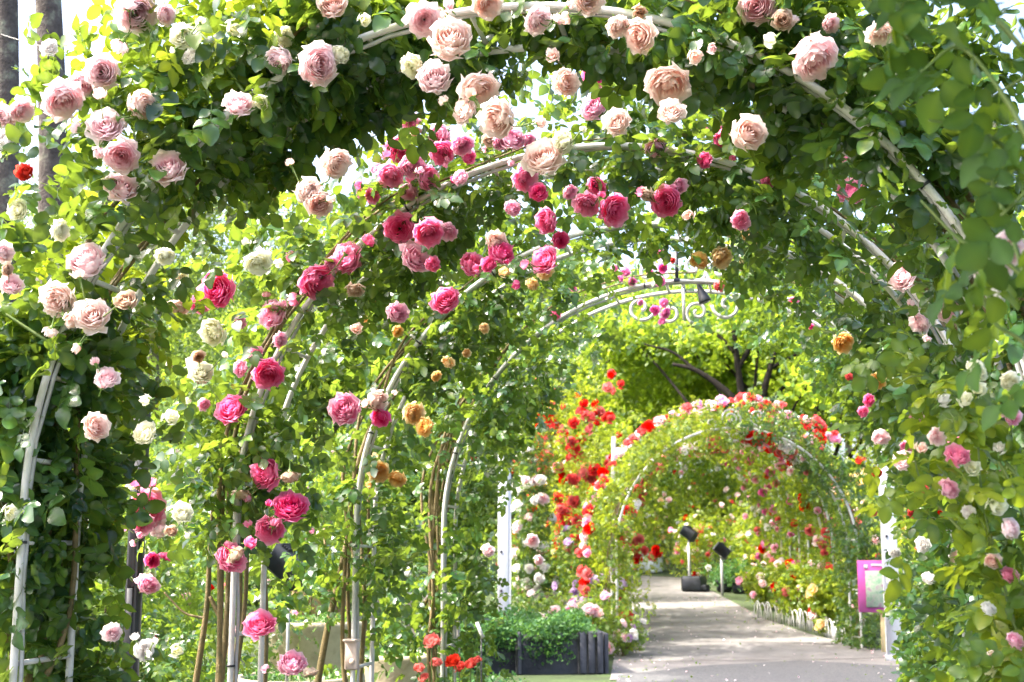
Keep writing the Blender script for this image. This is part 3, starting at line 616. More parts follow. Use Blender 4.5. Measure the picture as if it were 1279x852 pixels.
# white rose on the left post, red rose trellis, lilac rose, peach rose
p = at(664, 700, 19.0); WR = bush(p[0], p[1], .95, 3.3, 'WWWP', 60, 'tall rose covered in white and blush blooms beside the left white post', nl=2600, size=.10, brad=.085, mat=LEAF, vb=.35, column=True, group_on=False, lodb=1)
for px_, Y_, h_, la_, sd_ in ((700, 20.2, 4.3, 'leftmost of the red climbing roses, beside the white rose', 5), (738, 21.4, 4.1, 'middle one of the red climbing roses, left of the path', 25), (768, 22.6, 3.3, 'lower red climbing rose at the left foot of the far tunnel', 15)):
    p = at(px_, 700, Y_); RD = bush(p[0], p[1], 1.7, h_, 'R', 4, la_, name='climbing_rose', cat='climbing rose', nl=2300, size=.10, brad=.085, vb=.7, mat=LEAFR, column=True, group='climbing roses of the far tunnel', lodb=1, seed=sd_)
    nr_ = 0; q0 = np.array(RD.location)
    while nr_ < 92:
        cc = np.array([random.gauss(0, .6), random.uniform(-.85, .1), random.uniform(.28, .97)*h_])
        for k in range(random.choice((4, 5, 6, 7))):
            bloom(RD, q0+cc+np.array([random.gauss(0, .055), random.gauss(0, .05), random.gauss(0, .12)]), random.uniform(.08, .12), 'R', (random.gauss(0, .5), -1, .3), 0, clear=False); nr_ += 1
p = at(752, 700, 19.5); bush(p[0], p[1]-.6, 1.1, 1.75, 'LL', 30, 'lilac rose bush at the foot of the rusty pole', nl=1200, size=.09, brad=.085, group_on=False, lodb=1, seed=6)
p = at(722, 700, 17.0); bush(p[0], p[1], 1.3, .95, 'APQ', 34, 'low bush of peach and pink roses beside the dark planter', nl=1300, size=.09, brad=.08, group_on=False, lodb=1, seed=7)
p = at(640, 700, 18.8); bush(p[0], p[1]+1.3, 1.5, 2.0, 'PPW', 16, 'blush pink rose bush behind the left white post', nl=1500, size=.09, brad=.075, mat=LEAF, vb=.4, group_on=False, lodb=1, seed=8)
p = at(790, 700, 17.6); bush(p[0]-.15, p[1], .6, .5, 'WLP', 12, 'small bush of white and lilac blooms hanging over the path edge', nl=420, size=.07, brad=.07, group_on=False, lodb=1, seed=9)
# far tunnel roses
FR = [(('Q', 'P', 'R'), 'rose with pink and red blooms over the %s of the %s'), ]
nth = ['first far arch', 'second far arch', 'third far arch', 'fourth far arch', 'last far arch']
tops = ['RRRRPWQ', 'RRRPQ', 'RRQPM', 'QMPR', 'QMWR']
for i, (c, ax, ay, r, a) in enumerate(FA):
    for sd in (0, 1):
        sg = 1 if sd else -1; b = c+ax*sg*r; z0 = gz(b[0], b[1]); b = np.array([b[0], b[1], z0])
        o = empty('climbing_rose', b, ('right' if sd else 'left')+'-hand climbing rose on the '+nth[i]+(', dark leaved' if (i == 0 and sd) else ', dotted with red and pink blooms'), 'climbing rose', 'climbing roses of the far tunnel')
        n = 3000; s = rng.uniform(0, 1, n); la = 1.38; tot = la+r*PI/2; s = s*tot; L = s < la
        ang = (s-la)/r; cx = np.where(L, 0, r*(np.cos(ang)-1)); cz = np.where(L, s, la+r*np.sin(ang)); ox = np.where(L, 1, np.cos(ang)); oz = np.where(L, 0, np.sin(ang))
        t = -.15+rng.random(n)**1.2*(.53+.12*np.sin(s*4+i))
        keep = rng.random(n) < np.clip(.75+.35*np.sin(s*5+i*2+sd), .2, 1)
        if not (i == 0 and sd): keep &= ~(L & (rng.random(n) > .75))
        P = (ax*sg)[None, :]*(cx+ox*t)[:, None]+UZ*(cz+oz*t)[:, None]+ay*rng.uniform(-.30, .75, n)[:, None]; N = (ax*sg)[None, :]*ox[:, None]*.4+UZ*.6
        dark = (i == 0 and sd)
        P = P[keep]; N = N[keep]; foliage('foliage', P, N, .12, CL0, LEAF if dark else LEAFR, o, .25 if dark else .42, .28)
        for k in range(3):
            q = [(0, 0, 0)]+[ax*sg*(.06+rng.uniform(-.05, .1))+UZ*z+ay*rng.uniform(0, .4) for z in (.5, 1.0, 1.38)]+[ax*sg*(r*(math.cos(g)-1)+.05)+UZ*(la+r*math.sin(g)+.04)+ay*.2 for g in (.5, 1.0, 1.4)]
            MB().tube(spline(q, 20), .011, 6).build('cane', CANE, o)
        nb = 84 if i == 0 else 58
        for k in range(nb):
            g = rng.uniform(-.6 if not dark else .75, 1.57) ; lm = g < 0
            x = 0 if lm else r*(math.cos(g)-1); z = la*(1+g/.6*.8) if lm else la+r*math.sin(g)
            inout = rng.choice([-.12, .42], p=[.45, .55]); oxx = 1 if lm else math.cos(g); ozz = 0 if lm else math.sin(g)
            p = b+ax*sg*(x+oxx*inout)+UZ*(z+ozz*inout)+ay*rng.uniform(-.15, .6)
            d = -ay+ (ax*sg*oxx+UZ*ozz)*(1 if inout > 0 else -1)*.5+UZ*.2
            bloom(o, p, rng.uniform(.065, .115), tops[i][int(rng.integers(len(tops[i])))], d, 0, clear=False)
# beds behind and beside the far tunnel
fb = [(875, 31.5, 1.6, 1.7, 'QPRW', 30, 'pink and white rose bush at the far end of the path'), (915, 33, 2.4, 2.0, 'RPQ', 34, 'red and pink rose bush seen through the far tunnel'), (960, 31, 1.8, 1.6, 'OPY', 22, 'low orange and pink rose bush beside the far black lamp'), (840, 35, 2.4, 2.2, 'WPY', 26, 'pale rose bush behind the grey blocks'),
      (800, 34, 2.6, 2.8, 'YRW', 24, 'yellow leaved rose bush on the left at the path end'), (742, 27, 3.0, 3.1, 'RWP', 34, 'broad red and white rose bush left of the far tunnel'), (1010, 28, 2.5, 2.3, 'QRP', 26, 'rose bush inside the right side of the far tunnel'), (1125, 24, 2.5, 3.0, 'RYP', 30, 'red and apricot rose bush right of the far tunnel'), (1060, 30, 3.5, 3.4, 'RPY', 40, 'tall rose hedge behind the right of the far tunnel'),
      (690, 30, 3.5, 3.6, 'WRP', 24, 'white rose bush far behind the red climbing rose'), (980, 36, 3.5, 3.3, 'RPW', 40, 'rose hedge below the cherry trees'), (880, 40, 4.0, 3.8, 'RWQ', 40, 'long rose hedge closing the end of the path'), (1180, 28, 3.0, 3.3, 'RP', 20, 'rose bush at the far right behind the wall of leaves'),
      (955, 24.6, .8, .8, 'QP', 10, 'small pink rose bush at the turn of the path'), (1000, 22.0, .8, 1.1, 'RPW', 14, 'small red rose bush behind the low white edging'), (1045, 20.3, .7, 1.2, 'OPY', 12, 'orange flowered bush inside the right leg of the far arch')]
for px, Y, w, h, k, nb, la in fb:
    p = at(px, 690, Y); bush(p[0], p[1], w, h, k, nb, la, nl=int(1100*max(1, w/2)), size=.12, brad=.085, mat=LEAFR, vb=.6, group='rose bushes round the far tunnel', seed=int(px))

for k, (px, Y, la) in enumerate(((600, 44, 'long green hedge at the back left of the garden'), (720, 47, 'green hedge behind the red climbing rose'), (830, 50, 'green hedge closing the view left of the path end'), (940, 48, 'green hedge closing the view right of the path end'), (1060, 45, 'green hedge behind the map sign'), (1190, 42, 'green hedge at the far right'), (430, 30, 'green hedge behind the stones'), (250, 24, 'green hedge behind the second arch'), (60, 20, 'green hedge at the far left'))):
    p = at(px, 690, Y); bush(p[0], p[1], 7.5, 3.6, 'PR', 8, la, name='hedge', cat='hedge', group='green hedges round the garden', nl=2600, size=.24, brad=.09, vb=.55, seed=900+k, lods=SPR, wy=2.5)
# ------------------------------------------------------------------ trees
def tree(p, h, crown, label, bark=BARKD, r0=.2, nl=6000, size=.22, mat=LEAFT, limbs=None, name='tree', vb=.55, lean=(0, 0), seed=0, cat='tree', group=None, set_=None, cyo=0.0):
    r = np.random.default_rng(seed); z0 = gz(p[0], p[1]); o = empty(name, (p[0], p[1], z0), label, cat, group)
    tp = np.array([lean[0], lean[1], h*.5]); P = spline([(0, 0, -.1), (lean[0]*.3, lean[1]*.3, h*.22), tp], 14)
    MB().tube(P, np.linspace(r0, r0*.62, len(P)), 10).build('trunk', bark, o)
    cx, cz, cw, chh = crown
    ends = []
    for k in range(limbs or 8):
        a = k*2.4+r.uniform(-.3, .3); e = np.array([math.cos(a)*cw*.42+cx, math.sin(a)*cw*.42+cyo, cz+r.uniform(-.35, .4)*chh*.6]); s = P[int(r.integers(5, len(P)))]
        m = (s+e)/2+np.array([0, 0, r.uniform(.0, .6)])+r.normal(size=3)*.25
        Q = spline([s, m, e], 12); MB().tube(Q, np.linspace(r0*.5, r0*.12, len(Q)), 7).build('limb', bark, o); ends.append(e); ends.append((m+e)/2)
    nc = 26; PP = []; NN = []
    for k in range(nc):
        if k < len(ends): c = ends[k]+r.normal(size=3)*.3
        else:
            d = r.normal(size=3); d /= np.linalg.norm(d); c = np.array([cx, cyo, cz])+d*np.array([cw/2, cw/2, chh/2])*r.uniform(.5, .95)
        n = nl//nc; d = r.normal(size=(n, 3)); d /= np.linalg.norm(d, axis=1)[:, None]; q = r.random(n)[:, None]**.5; s = r.uniform(.13, .22)
        PP.append(c+d*q*np.array([cw, cw, chh*.8])*s); NN.append(d*.4+UZ*.6)
    foliage('crown', np.concatenate(PP), np.concatenate(NN), size, set_ or SPR, mat, o, vb, .28, rnd=1.0)
    return o
g = 'trees beyond the rose garden'
p = at(935, 540, 33); CT = tree(p, 7.5, (0, 7.4, 12, 5.0), 'dark forked cherry tree seen above the far tunnel', r0=.12, nl=5200, size=.30, cyo=4.6, limbs=6, seed=3, group=g, name='cherry_tree', vb=.6)
def limb_px(o, pts, Y, r0, r1):
    P = spline([rel(at(x, y, Y), o) for x, y in pts], 24); MB().tube(P, np.linspace(r0, r1, len(P)), 8).build('limb', BARKD, o)
limb_px(CT, [(922, 460), (945, 425), (985, 405)], 32.3, .07, .03)
limb_px(CT, [(918, 440), (890, 415), (850, 405)], 32.3, .06, .025)
limb_px(CT, [(962, 460), (1000, 440), (1040, 420)], 32.3, .05, .025)
limb_px(CT, [(868, 462), (840, 440), (805, 430)], 32.3, .045, .02)
limb_px(CT, [(940, 600), (930, 520), (922, 460), (915, 400)], 32.3, .13, .06)
limb_px(CT, [(930, 510), (900, 483), (868, 462), (840, 455)], 32.3, .10, .045)
limb_px(CT, [(945, 560), (952, 500), (962, 460), (968, 440)], 32.3, .12, .05)
p = at(1020, 560, 38); T2 = tree(p, 7, (0, 7.6, 11, 5.0), 'second cherry tree, right of the forked one', r0=.16, nl=5200, size=.32, cyo=4.5, limbs=6, seed=4, group=g, name='cherry_tree', vb=.45)
limb_px(T2, [(1025, 600), (1022, 500), (1010, 460), (1018, 420)], 37, .17, .07)
tl = [(760, 45, 7, 11, 5.5, 'rounded pale green tree left of the forked cherry'), (640, 40, 8, 12, 7, 'broad green tree behind the left white post'), (500, 34, 8, 11, 7, 'bright green tree behind the third arch'), (350, 30, 8, 10, 7, 'bright green tree behind the second arch'), (1150, 40, 8, 12, 7, 'leafy tree behind the right wall of roses'),
      (1290, 30, 8, 10, 7, 'leafy tree at the far right'), (860, 60, 10, 18, 8, 'tall green tree at the very back of the path'), (1060, 60, 10, 18, 9, 'tall green tree at the very back on the right'), (210, 27, 7, 9, 6, 'green tree behind the two lichened trunks'), (560, 60, 12, 18, 10, 'tall green tree at the very back on the left')]
for k, (px, Y, h, w, ch, la) in enumerate(tl):
    p = at(px, 560, Y); tree(p, h, (0, h*.78, w, ch), la, r0=.25, nl=4600, size=.34, seed=20+k, group=g, bark=BARK, vb=.6)
# two lichened trunks at the upper left
def trunk_tree(px0, px1, Y, wpx, label, seed):
    pb = at(px0, 150, Y); r = wpx/2*depth(pb)/F; pt = at(px1, -200, Y); slope = (pt-pb)/(pt[2]-pb[2]); base = pb-slope*pb[2]*.5; base[2] = 0
    o = empty('tree', base, label, 'tree', 'lichened trunks at the upper left')
    P = spline([rel(base-UZ*.1, o), rel((base*.5+pb*.5), o), rel(pb, o), rel(pt, o), rel(pt+slope*3, o)], 30)
    mb = MB(); mb.tube(P, np.linspace(r*1.35, r*.7, len(P)), 14); mb.build('trunk', BARKP, o)
    e = P[-1]; nl = 2200; d = rvec(nl)*np.array([2.3, 2.3, 1.4]); foliage('crown', e+np.array([-.5, 1.5, 1.2])+d*rng.random((nl, 1))**.4, rvec(nl)*.5+UZ*.5, .2, SPR, LEAFT, o, .5, .25)
    for k in range(3): MB().tube(spline([P[-8], P[-4]+rvec(1)[0]*.5, e+rvec(1)[0]*1.5+UZ], 12), np.linspace(r*.4, r*.1, 12), 7).build('limb', BARKP, o)
trunk_tree(6, 4, 11, 34, 'lichened trunk cut by the left edge of the view', 1)
trunk_tree(66, 50, 11.5, 34, 'slightly leaning lichened trunk, second from the left edge', 2)
# hanging willow
p = at(190, 100, 14); wo = empty('willow_tree', (p[0]-.5, p[1]+1, 0), 'weeping tree with hanging strands behind the upper left roses', 'tree')
MB().tube(spline([(0, 0, -.1), (.1, 0, 3), (-.1, .1, 6.5)], 16), np.linspace(.16, .08, 16), 8).build('trunk', BARK, wo)
P = []; 
for k in range(110):
    x = rng.uniform(-2.0, 2.3); y = rng.uniform(-1.2, 1.2); zt = rng.uniform(6.2, 7.0)-abs(x)*.15; L = rng.uniform(1.5, 3.8); n = int(L*14)
    z = zt-np.linspace(0, L, n); sw = np.sin(np.linspace(0, 2, n)+k)*.08
    P.append(np.stack([x+sw, np.full(n, y), z], 1)+rng.normal(size=(n, 3))*.035)
P = np.concatenate(P); foliage('crown', P, rvec(len(P)), .17, SPW, LEAFW, wo, .5, .3, droop=2.2)
for k in range(7):
    MB().tube(spline([(0, 0, 5.2), (rng.uniform(-1, 1), rng.uniform(-.5, .5), 6.6), (rng.uniform(-2, 2.2), rng.uniform(-1, 1), 6.3)], 12), np.linspace(.05, .015, 12), 6).build('limb', BARK, wo)

# ------------------------------------------------------------------ posts, poles
def post(px, yb, yt, Y, wpx, label, zb, mat=WPOST, name='timber_post', cat='post', group=None, cap=False, plates=True, lean=0):
    b = at(px, yb, Y); b[2] = zb; t = at(px+lean, yt, Y); w = wpx*depth(b)/F; o = empty(name, b, label, cat, group); H = t[2]-zb
    MB().box((0, 0, H/2-.1), (w, w, H+.2), bev=.008).build('shaft', mat, o)
    if plates: MB().box((0, 0, .04), (w*1.18, w*1.18, .08), bev=.01).build('base_block', mat, o)
    MB().box((0, 0, H+.01), (w*1.12, w*1.12, .03), bev=.006).build('cap', mat, o)
    for z in np.arange(.5, H, .55): MB().box((-w*.15, -w/2-.004, z), (.03, .012, .03)).build('bolt', BLACK, o)
    return o
post(1117, 815, 470, 17.8, 19, 'thick white timber post in front of the map sign', 0)
post(630, 773, 525, 18.0, 14, 'slim white timber post rising from the planting left of the path', .35)
# pole half white, half rusty
b = gnd(765, 788); b = np.array([b[0], b[1], b[2]]); po = empty('garden_pole', b, 'thin pole, white above and rusty brown below, left of the path', 'pole'); H = 3.1
MB().tube([(0, 0, -.1), (.01, 0, 1.2), (.03, 0, 1.75)], .03, 10).build('lower_pole', BROWNM, po); MB().tube([(.03, 0, 1.75), (.06, 0, H)], .036, 10).build('upper_pole', WHITE, po)
# black post behind the nearest arch
b = at(162, 852, 4.9); b[2] = 0; o = empty('garden_post', b, 'black metal post half hidden by leaves behind the nearest arch', 'post')
MB().box((0, 0, 1.0), (.055, .055, 2.1), bev=.004).build('shaft', BLACK, o); MB().box((0, 0, 2.06), (.07, .07, .03)).build('cap', BLACK, o)
for z in (.5, 1.0, 1.5): MB().box((0, -.031, z), (.03, .008, .5), bev=.003).build('rib', BLACK, o)
# ------------------------------------------------------------------ pots
def pot(px, Y, ztop, dia, prof, mat, label, name='garden_pot', plant=True, nl=260, sz=.05, vb=.5, zb=None, grp='large garden pots left of the tunnel'):
    b = at(px, 800, Y); b[2] = 0; o = empty(name, b, label, 'pot', grp); R = dia/2; H = ztop
    pr = [(R*a, H*z) for a, z in prof]; pr += [(R*1.04, H), (R*1.04, H+.035), (R*.94, H+.035), (R*.92, H-.06)]
    MB().lathe([(0.001, 0)]+pr, 48).build('body', mat, o); MB().lathe([(0.001, H-.05), (R*.92, H-.055)], 24).build('soil', SOIL, o)
    if plant:
        a = rng.uniform(0, 6.28, nl); q = rng.random(nl)**.5*R*.9; P = np.stack([np.cos(a)*q, np.sin(a)*q, H-.02+rng.random(nl)*.09], 1)
        foliage('plants', P, np.tile(UZ, (nl, 1)), sz, SPR, LEAFG, o, vb, .3)
    return o
pot(396, 10.6, at(400, 775, 10.6)[2]-.03, 1.05, [(.74, 0), (.86, .45), (.97, .9)], CREAMP, 'large cream tub behind the second and third arches')
pot(395, 12.9, at(380, 716, 12.9)[2]-.03, .62, [(.45, 0), (.75, .2), (1.0, .55), (1.0, .8), (.94, .95)], BROWNP, 'rounded brown pot standing behind the large cream tub', sz=.07)
pot(505, 9.4, at(500, 822, 9.4)[2], .62, [(.76, 0), (.88, .5), (.98, .95)], CREAMP, 'smaller cream tub below the third arch', nl=120)
pot(372, 8.7, at(350, 850, 8.7)[2], .85, [(.76, 0), (.88, .5), (.98, .95)], CREAMP, 'cream tub at the bottom edge in front of the large one', nl=160)
# stones: round backed edging slabs
for k, (px, w) in enumerate(((478, 20), (512, 20), (531, 18), (566, 16))):
    b = at(px, 760, 13.5+.15*k); b[2] = 0; t = at(px, 742, 13.5)[2]; wd = w*14/F
    o = empty('stone_slab', b, ['upright stone slab at the left end of the row', 'upright rounded stone slab right beside the narrower one', 'narrow upright stone slab, third in the row', 'small upright stone slab behind the fourth arch'][k], 'stone', 'upright stone slabs by the cream tubs')
    pr = [(-wd/2, 0), (wd/2, 0), (wd/2, t*.8), (wd*.32, t*.95), (0, t), (-wd*.32, t*.95), (-wd/2, t*.8)]; n = len(pr)
    mb = MB(); mb.add([(x, -.04, z) for x, z in pr]+[(x, .04, z) for x, z in pr], [tuple(range(n)), tuple(range(2*n-1, n-1, -1))]+[(i, i+n, (i+1) % n+n, (i+1) % n) for i in range(n)]); mb.build('slab', STONE, o, False)
# dark planter
A = gnd(652, 843); B = gnd(760, 842); A[2] = B[2] = 0
dirv = (B-A)/np.linalg.norm(B-A); back = np.array([-dirv[1], dirv[0], 0]); Lp = np.linalg.norm(B-A); ang = math.atan2(dirv[1], dirv[0]); Rz = [[math.cos(ang), -math.sin(ang), 0], [math.sin(ang), math.cos(ang), 0], [0, 0, 1]]
pl = empty('planter_box', A, 'long dark planter box of slate boards, filled with green herbs, beside the path', 'planter')
Wp = 1.6; Hp = .46; L0 = 1.75
def lp(x, y, z): return np.array(dirv*x+back*y+UZ*z)
MB().box(lp(.33, .03, Hp/2), (.66, .05, Hp), Rz).build('front_board', SLATE, pl)
MB().box(lp(-.55, .10, Hp*.46), (1.05, .05, Hp*.92), Rz).build('front_board', SLATE, pl)
MB().box(lp(Lp-.02, Wp/2, Hp/2), (.05, Wp, Hp), Rz).build('side_board', SLATE, pl)
MB().box(lp(.3, Wp, Hp/2), (1.3, .05, Hp), Rz).build('back_board', SLATE, pl)
for x, w in ((.70, .10), (.80, .10), (.90, .09), (-.04, .07)): MB().box(lp(x, -.0, Hp/2+.01), (w, .10, Hp+.03), Rz, bev=.02).build('corner_post', SLATE, pl)
MB().box(lp(.0, Wp/2+.05, Hp-.08), (Lp*2-.1, Wp-.1, .06), Rz).build('soil', SOIL, pl)
n = 3800; Pp = dirv*rng.uniform(-1.1, Lp-.15, n)[:, None]+back*rng.uniform(-.03, Wp, n)[:, None]; hh = (.05+.17*np.abs(np.sin(Pp[:, 0]*4)*np.sin(Pp[:, 1]*5+1)))
Pp[:, 2] = Hp-.04+rng.random(n)*hh*1.3
k = rng.random(n) < .06; Pp[k] = (dirv*rng.uniform(-.9, .6, k.sum())[:, None]-back*.03*rng.random(k.sum())[:, None]); Pp[k, 2] = Hp-rng.random(k.sum())**1.5*.3
foliage('herbs', Pp, np.tile(UZ, (n, 1)), .085, SPR, LEAFG, pl, .45, .3)
# low white wire loop above the planter
p = at(704, 790, 15.4); o = empty('wire_loop', p, 'small white wire loop at the edge of the dark planter', 'garden wire')
P = [(math.cos(t)*.09, 0, math.sin(t)*.09) for t in np.linspace(0, PI, 16)]; P = [(-.09, 0, -.25)]+P+[(.09, 0, -.25)]
MB().tube(P, .009, 6).build('loop', WHITE, o); MB().tube([(-.22, 0, .0), (.1, 0, -.03), (.5, 0, -.14)], .008, 6).build('rail', WHITE, o)
# ground herbs to the left of the planter and along the bed
def cover(name, n, box, hfun, size, vb, label=None, mat=LEAFG, z=0):
    x = rng.uniform(box[0], box[1], n); y = rng.uniform(box[2], box[3], n); zz = np.array([gz(a, b) for a, b in zip(x, y)])+rng.random(n)*hfun+z
    o = foliage(name, np.stack([x, y, zz], 1), np.tile(UZ, (n, 1)), size, SPR, mat, None, vb, .3); tag(o, label, None, None, 'stuff'); return o
cover('ground_cover', 5200, (-9, -3.3, 5, 13), .22, .085, .25)
cover('ground_cover', 3600, (.75, 5, 4, 18.0), .14, .085, .6)
cover('ground_cover', 2600, (-6.5, -4.2, 13, 19), .30, .085, .45)
cover('ground_cover', 1600, (-5.2, -3.6, 16.2, 19), .25, .085, .45)
# edging fence
e0 = gnd(1057, 806); e1 = gnd(1005, 787); e2 = gnd(945, 772); labs = 0
ef = empty('edging_fence', e0, 'low white wire edging of overlapping loops along the right of the path', 'edging fence')
line = spline([e0, e1, e2], 21)
for k in range(len(line)-1):
    a = rel(line[k], ef); b = rel(line[min(k+1, len(line)-1)], ef); d = b-a; L = np.linalg.norm(d)*1.5; d = d/np.linalg.norm(d); z = -.0
    h = .29+.02*math.sin(k*2.1); P = [a+UZ*-.02]+[a+d*L*t+UZ*h*math.sin(PI*t)**.45 for t in np.linspace(.04, .96, 12)]+[a+d*L-UZ*.02]
    MB().tube(P, .010, 6).build('loop', WHITE, ef)
    if k % 2 == 0: MB().tube([a+d*L*.5, a+d*L*.5+UZ*h*.9], .013, 6).build('picket', WHITE, ef)
# map sign
p = at(1096, 760, 18.5); p[2] = gz(p[0], p[1]); ms = empty('map_sign', p, 'pink framed garden map sign on a pale wooden post beside the white post', 'sign')
s = 18.9/F; z1 = at(1096, 700, 18.5)[2]-p[2]; z0 = at(1096, 765, 18.5)[2]-p[2]; zc = (z0+z1)/2
MB().box((.0, 0, zc), (42*s, .03, z1-z0), bev=.006).build('board', PINKS, ms)
MB().box((.04, -.019, zc-.035), (31*s, .006, (z1-z0)*.70), bev=.002).build('map_panel', MAPB, ms)
MB().box((-.13, -.019, zc+(z1-z0)*.38), (.05, .006, .05), bev=.002).build('emblem', WHITE, ms); MB().box((.02, -.019, zc+(z1-z0)*.41), (.16, .005, .03), bev=.002).build('heading_strip', noise_mat('pale_pink', (.8, .5, .65), (.85, .55, .7), 30, .5), ms)
MB().box((.06, .04, z0/2+.1), (.06, .04, z0+.3), bev=.004).build('leg', WOOD, ms)
# flood lamps
def flood(p, size, tilt, yaw, label, H, wpole=.012, mat=BLACK, zb=None):
    b = np.array([p[0], p[1], gz(p[0], p[1])]); o = empty('flood_lamp', b, label, 'flood lamp', 'black flood lamps'); hz = p[2]-b[2]
    R = (Matrix.Rotation(yaw, 3, 'Z') @ Matrix.Rotation(tilt, 3, 'Y'))
    MB().box((0, 0, hz), (size, size*.7, size*.72), R).build('housing', mat, o)
    q = np.array(R @ Vector((size*.51, 0, 0))); MB().box(q+UZ*hz, (.02, size*.78, size*.8), R).build('front_frame', mat, o)
    for j in range(4): q = np.array(R @ Vector((-size*.1-.02*j, 0, size*.37))); MB().box(q+UZ*hz, (.01, size*.6, .04), R).build('fin', mat, o)
    MB().tube([(0, 0, -.05), (0, 0, hz-size*.3)], wpole, 8).build('pole', GREYC, o)
flood(at(362, 706, 8.3), .27, .62, -.2, 'black flood lamp tilted on its pole behind the second arch', 1)
flood(at(860, 666, 29.5), .32, .6, -.3, 'left of the two far black flood lamps, by the path end', 1, .03)
flood(at(901, 687, 27.5), .31, .7, .2, 'right of the two far black flood lamps, among the roses', 1, .03)
# far black boxes and grey blocks
for (px, yb, w, h, d, la, mt, nm, ct) in ((867, 739, 26, 19, .5, 'black box lying at the right edge of the path', BLACK, 'equipment_box', 'box'), (792, 715, 20, 22, .8, 'left of two pale grey blocks at the path end', GREYB, 'concrete_block', 'block'), (813, 716, 20, 22, .8, 'right of two pale grey blocks at the path end', GREYB, 'concrete_block', 'block'), (905, 739, 14, 12, .5, 'left dark tub under the roses at the path turn', BLACK, 'plant_tub', 'tub'), (925, 741, 15, 14, .5, 'right dark tub under the roses at the path turn', BLACK, 'plant_tub', 'tub')):
    g_ = gnd(px, yb); s = depth(g_)/F; o = empty(nm, g_, la, ct, None)
    R = Matrix.Rotation(-.15, 3, 'Z'); MB().box((0, 0, h*s/2), (w*s, d, h*s), R, bev=.04).build('body', mt, o)
    if nm == 'concrete_block': MB().box((0, 0, h*s+.02), (w*s*1.03, d*1.03, .05), R, bev=.01).build('coping', mt, o)
    elif nm == 'equipment_box': MB().box((w*s*.5, -.1, h*s*.25), (.2, .3, h*s*.45), R, bev=.03).build('flap', mt, o)
    else: MB().box((0, 0, h*s+.01), (w*s*1.1, d*1.1, .04), R, bev=.01).build('rim', mt, o); nlv = 200; foliage('plants', rng.normal(size=(nlv, 3))*np.array([.2, .2, .14])+UZ*(h*s+.15), np.tile(UZ, (nlv, 1)), .1, SPR, LEAFG, o)
# outlet box on the third arch
p = at(440, 818, YA[2]-.12); s = depth(p)/F; o = empty('outlet_box', p, 'small pinkish outlet box tied to the left leg of the third arch', 'outlet box')
MB().box((0, 0, 0), (16*s, .05, 36*s), bev=.006).build('housing', BOX, o); MB().box((0, -.012, 18*s), (17*s, .075, .012), bev=.003).build('lid', BOX, o); MB().lathe([(.001, .0), (.014, .0), (.014, .004), (.001, .004)], 16).build('socket', BOX, o)
o.children[-1].rotation_euler = (PI/2, 0, 0); o.children[-1].location = (.01, -.0255, -.03)
# hanging lamp socket and rod on the fourth arch
p = at(876, 365, YA[3]+.05); o = empty('hanging_socket', p, 'black cone shaped lamp socket hanging from the crown of the fourth arch', 'lamp socket')
Rm = Matrix.Rotation(-.35, 3, 'Y')
prof = [(.001, .075), (.010, .07), (.013, .04), (.022, .01), (.032, -.03), (.040, -.06), (.038, -.068), (.02, -.07), (.001, -.068)]
b_ = MB(); b_.lathe(prof, 20); b_.v[0] = b_.v[0] @ np.array(Rm).T; b_.build('socket', BLACK, o)
pa = rel(at(845, 350, YA[3]), o); MB().tube(spline([np.array(Rm @ Vector((0, 0, .07))), rel(at(868, 349, YA[3]), o), pa], 16), .0055, 6).build('cord', BLACK, o)
q = at(845.5, 350, YA[3]-.015); o = empty('hanging_rod', q, 'short black rod standing on the crown of the fourth arch', 'rod')
MB().tube([(0, 0, -.01), (0, 0, .19)], .011, 8).build('rod', BLACK, o); MB().box((0, 0, 0), (.035, .035, .02)).build('clamp', BLACK, o)
# overhead wire at the upper left
a = at(-40, 30, 11); b = at(140, 78, 10.5); P = spline([a, (a+b)/2-UZ*.03, b], 16); o = MB().tube(P, .007, 6).build('overhead_wire', BLACK); tag(o, 'thin black wire strung between the upper left trunks and the roses', 'wire')
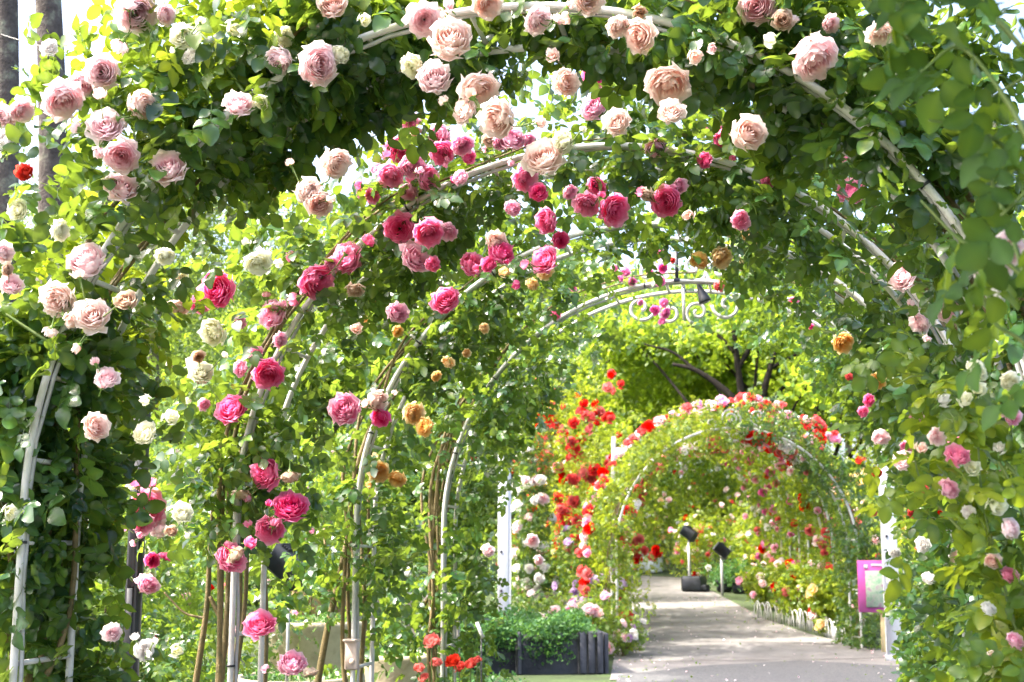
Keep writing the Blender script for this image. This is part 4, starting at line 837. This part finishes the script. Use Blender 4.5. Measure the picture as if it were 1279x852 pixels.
# red flowers at the lower middle
rf = empty('geranium', at(565, 852, 7.2)*np.array([1, 1, 0]), 'bright red geranium below the fourth arch, heads at the bottom edge', 'geranium')
for x, y, s in ((539, 800, 23), (524, 834, 15), (529, 846, 16), (545, 827, 17), (566, 825, 22), (574, 832, 16), (588, 829, 17), (596, 824, 12)):
    p = at(x, y, 7.2+random.uniform(-.1, .1)); bloom(rf, p, s/2*depth(p)/F*1.1, 'O', (random.uniform(-.3, .3), -.6, .8), 1)
    l = rel(p, rf); MB().tube(spline([(l[0]*.5, l[1]*.5, 0), (l[0]*.9, l[1], l[2]*.6), l-UZ*.02], 10), .004, 5).build('stem', CANEG, rf)
n = 200; foliage('foliage', np.stack([rng.normal(0, .17, n), rng.normal(0, .12, n), rng.uniform(.15, .60, n)], 1), np.tile(UZ, (n, 1)), .07, CL1, LEAFG, rf, .5)
# wire stake near them
b = at(601, 860, 7.6); b[2] = 0; o = empty('plant_stake', b, 'thin black plant stake with a pale clip on top, right of the red geranium', 'stake'); zt = at(601, 790, 7.6)[2]
MB().tube([(0, 0, -.05), (0, 0, zt)], .005, 6).build('rod', BLACK, o); MB().tube([(-.03, 0, zt+.06), (.0, 0, zt-.01), (.012, 0, zt-.03)], .012, 7).build('clip', WHITE, o)

# ------------------------------------------------------------------ light
SUN_EL = math.radians(53); SUN_AZ = math.radians(-112)        # azimuth from +Y, towards -X
d = np.array([math.sin(SUN_AZ)*math.cos(SUN_EL), math.cos(SUN_AZ)*math.cos(SUN_EL), math.sin(SUN_EL)])
sl = bpy.data.lights.new('sun', 'SUN'); sl.energy = 2.15; sl.angle = math.radians(.6); sl.color = (1, .95, .86)
so = bpy.data.objects.new('sun', sl); so.rotation_mode = 'QUATERNION'; so.rotation_quaternion = Vector(d).to_track_quat('Z', 'Y'); COL.objects.link(so)
W = bpy.data.worlds.new('World'); S.world = W; W.use_nodes = True; t = W.node_tree; t.nodes.clear()
sk = t.nodes.new('ShaderNodeTexSky'); sk.sky_type = 'NISHITA'; sk.sun_disc = False; sk.sun_elevation = SUN_EL; sk.sun_rotation = SUN_AZ; sk.air_density = .8; sk.dust_density = 6.0; sk.ozone_density = .6
bg = t.nodes.new('ShaderNodeBackground'); bg.inputs['Strength'].default_value = .15; wo_ = t.nodes.new('ShaderNodeOutputWorld')
t.links.new(sk.outputs['Color'], bg.inputs['Color']); t.links.new(bg.outputs['Background'], wo_.inputs['Surface'])
S.view_settings.view_transform = 'Standard'; S.view_settings.look = 'None'; S.view_settings.gamma = 1; S.view_settings.exposure = 2.6; S.view_settings.use_curve_mapping = False
S.render.engine = 'CYCLES'; c = S.cycles; c.max_bounces = 8; c.diffuse_bounces = 5; c.glossy_bounces = 2; c.transmission_bounces = 4; c.use_denoising = True; c.sample_clamp_indirect = 6
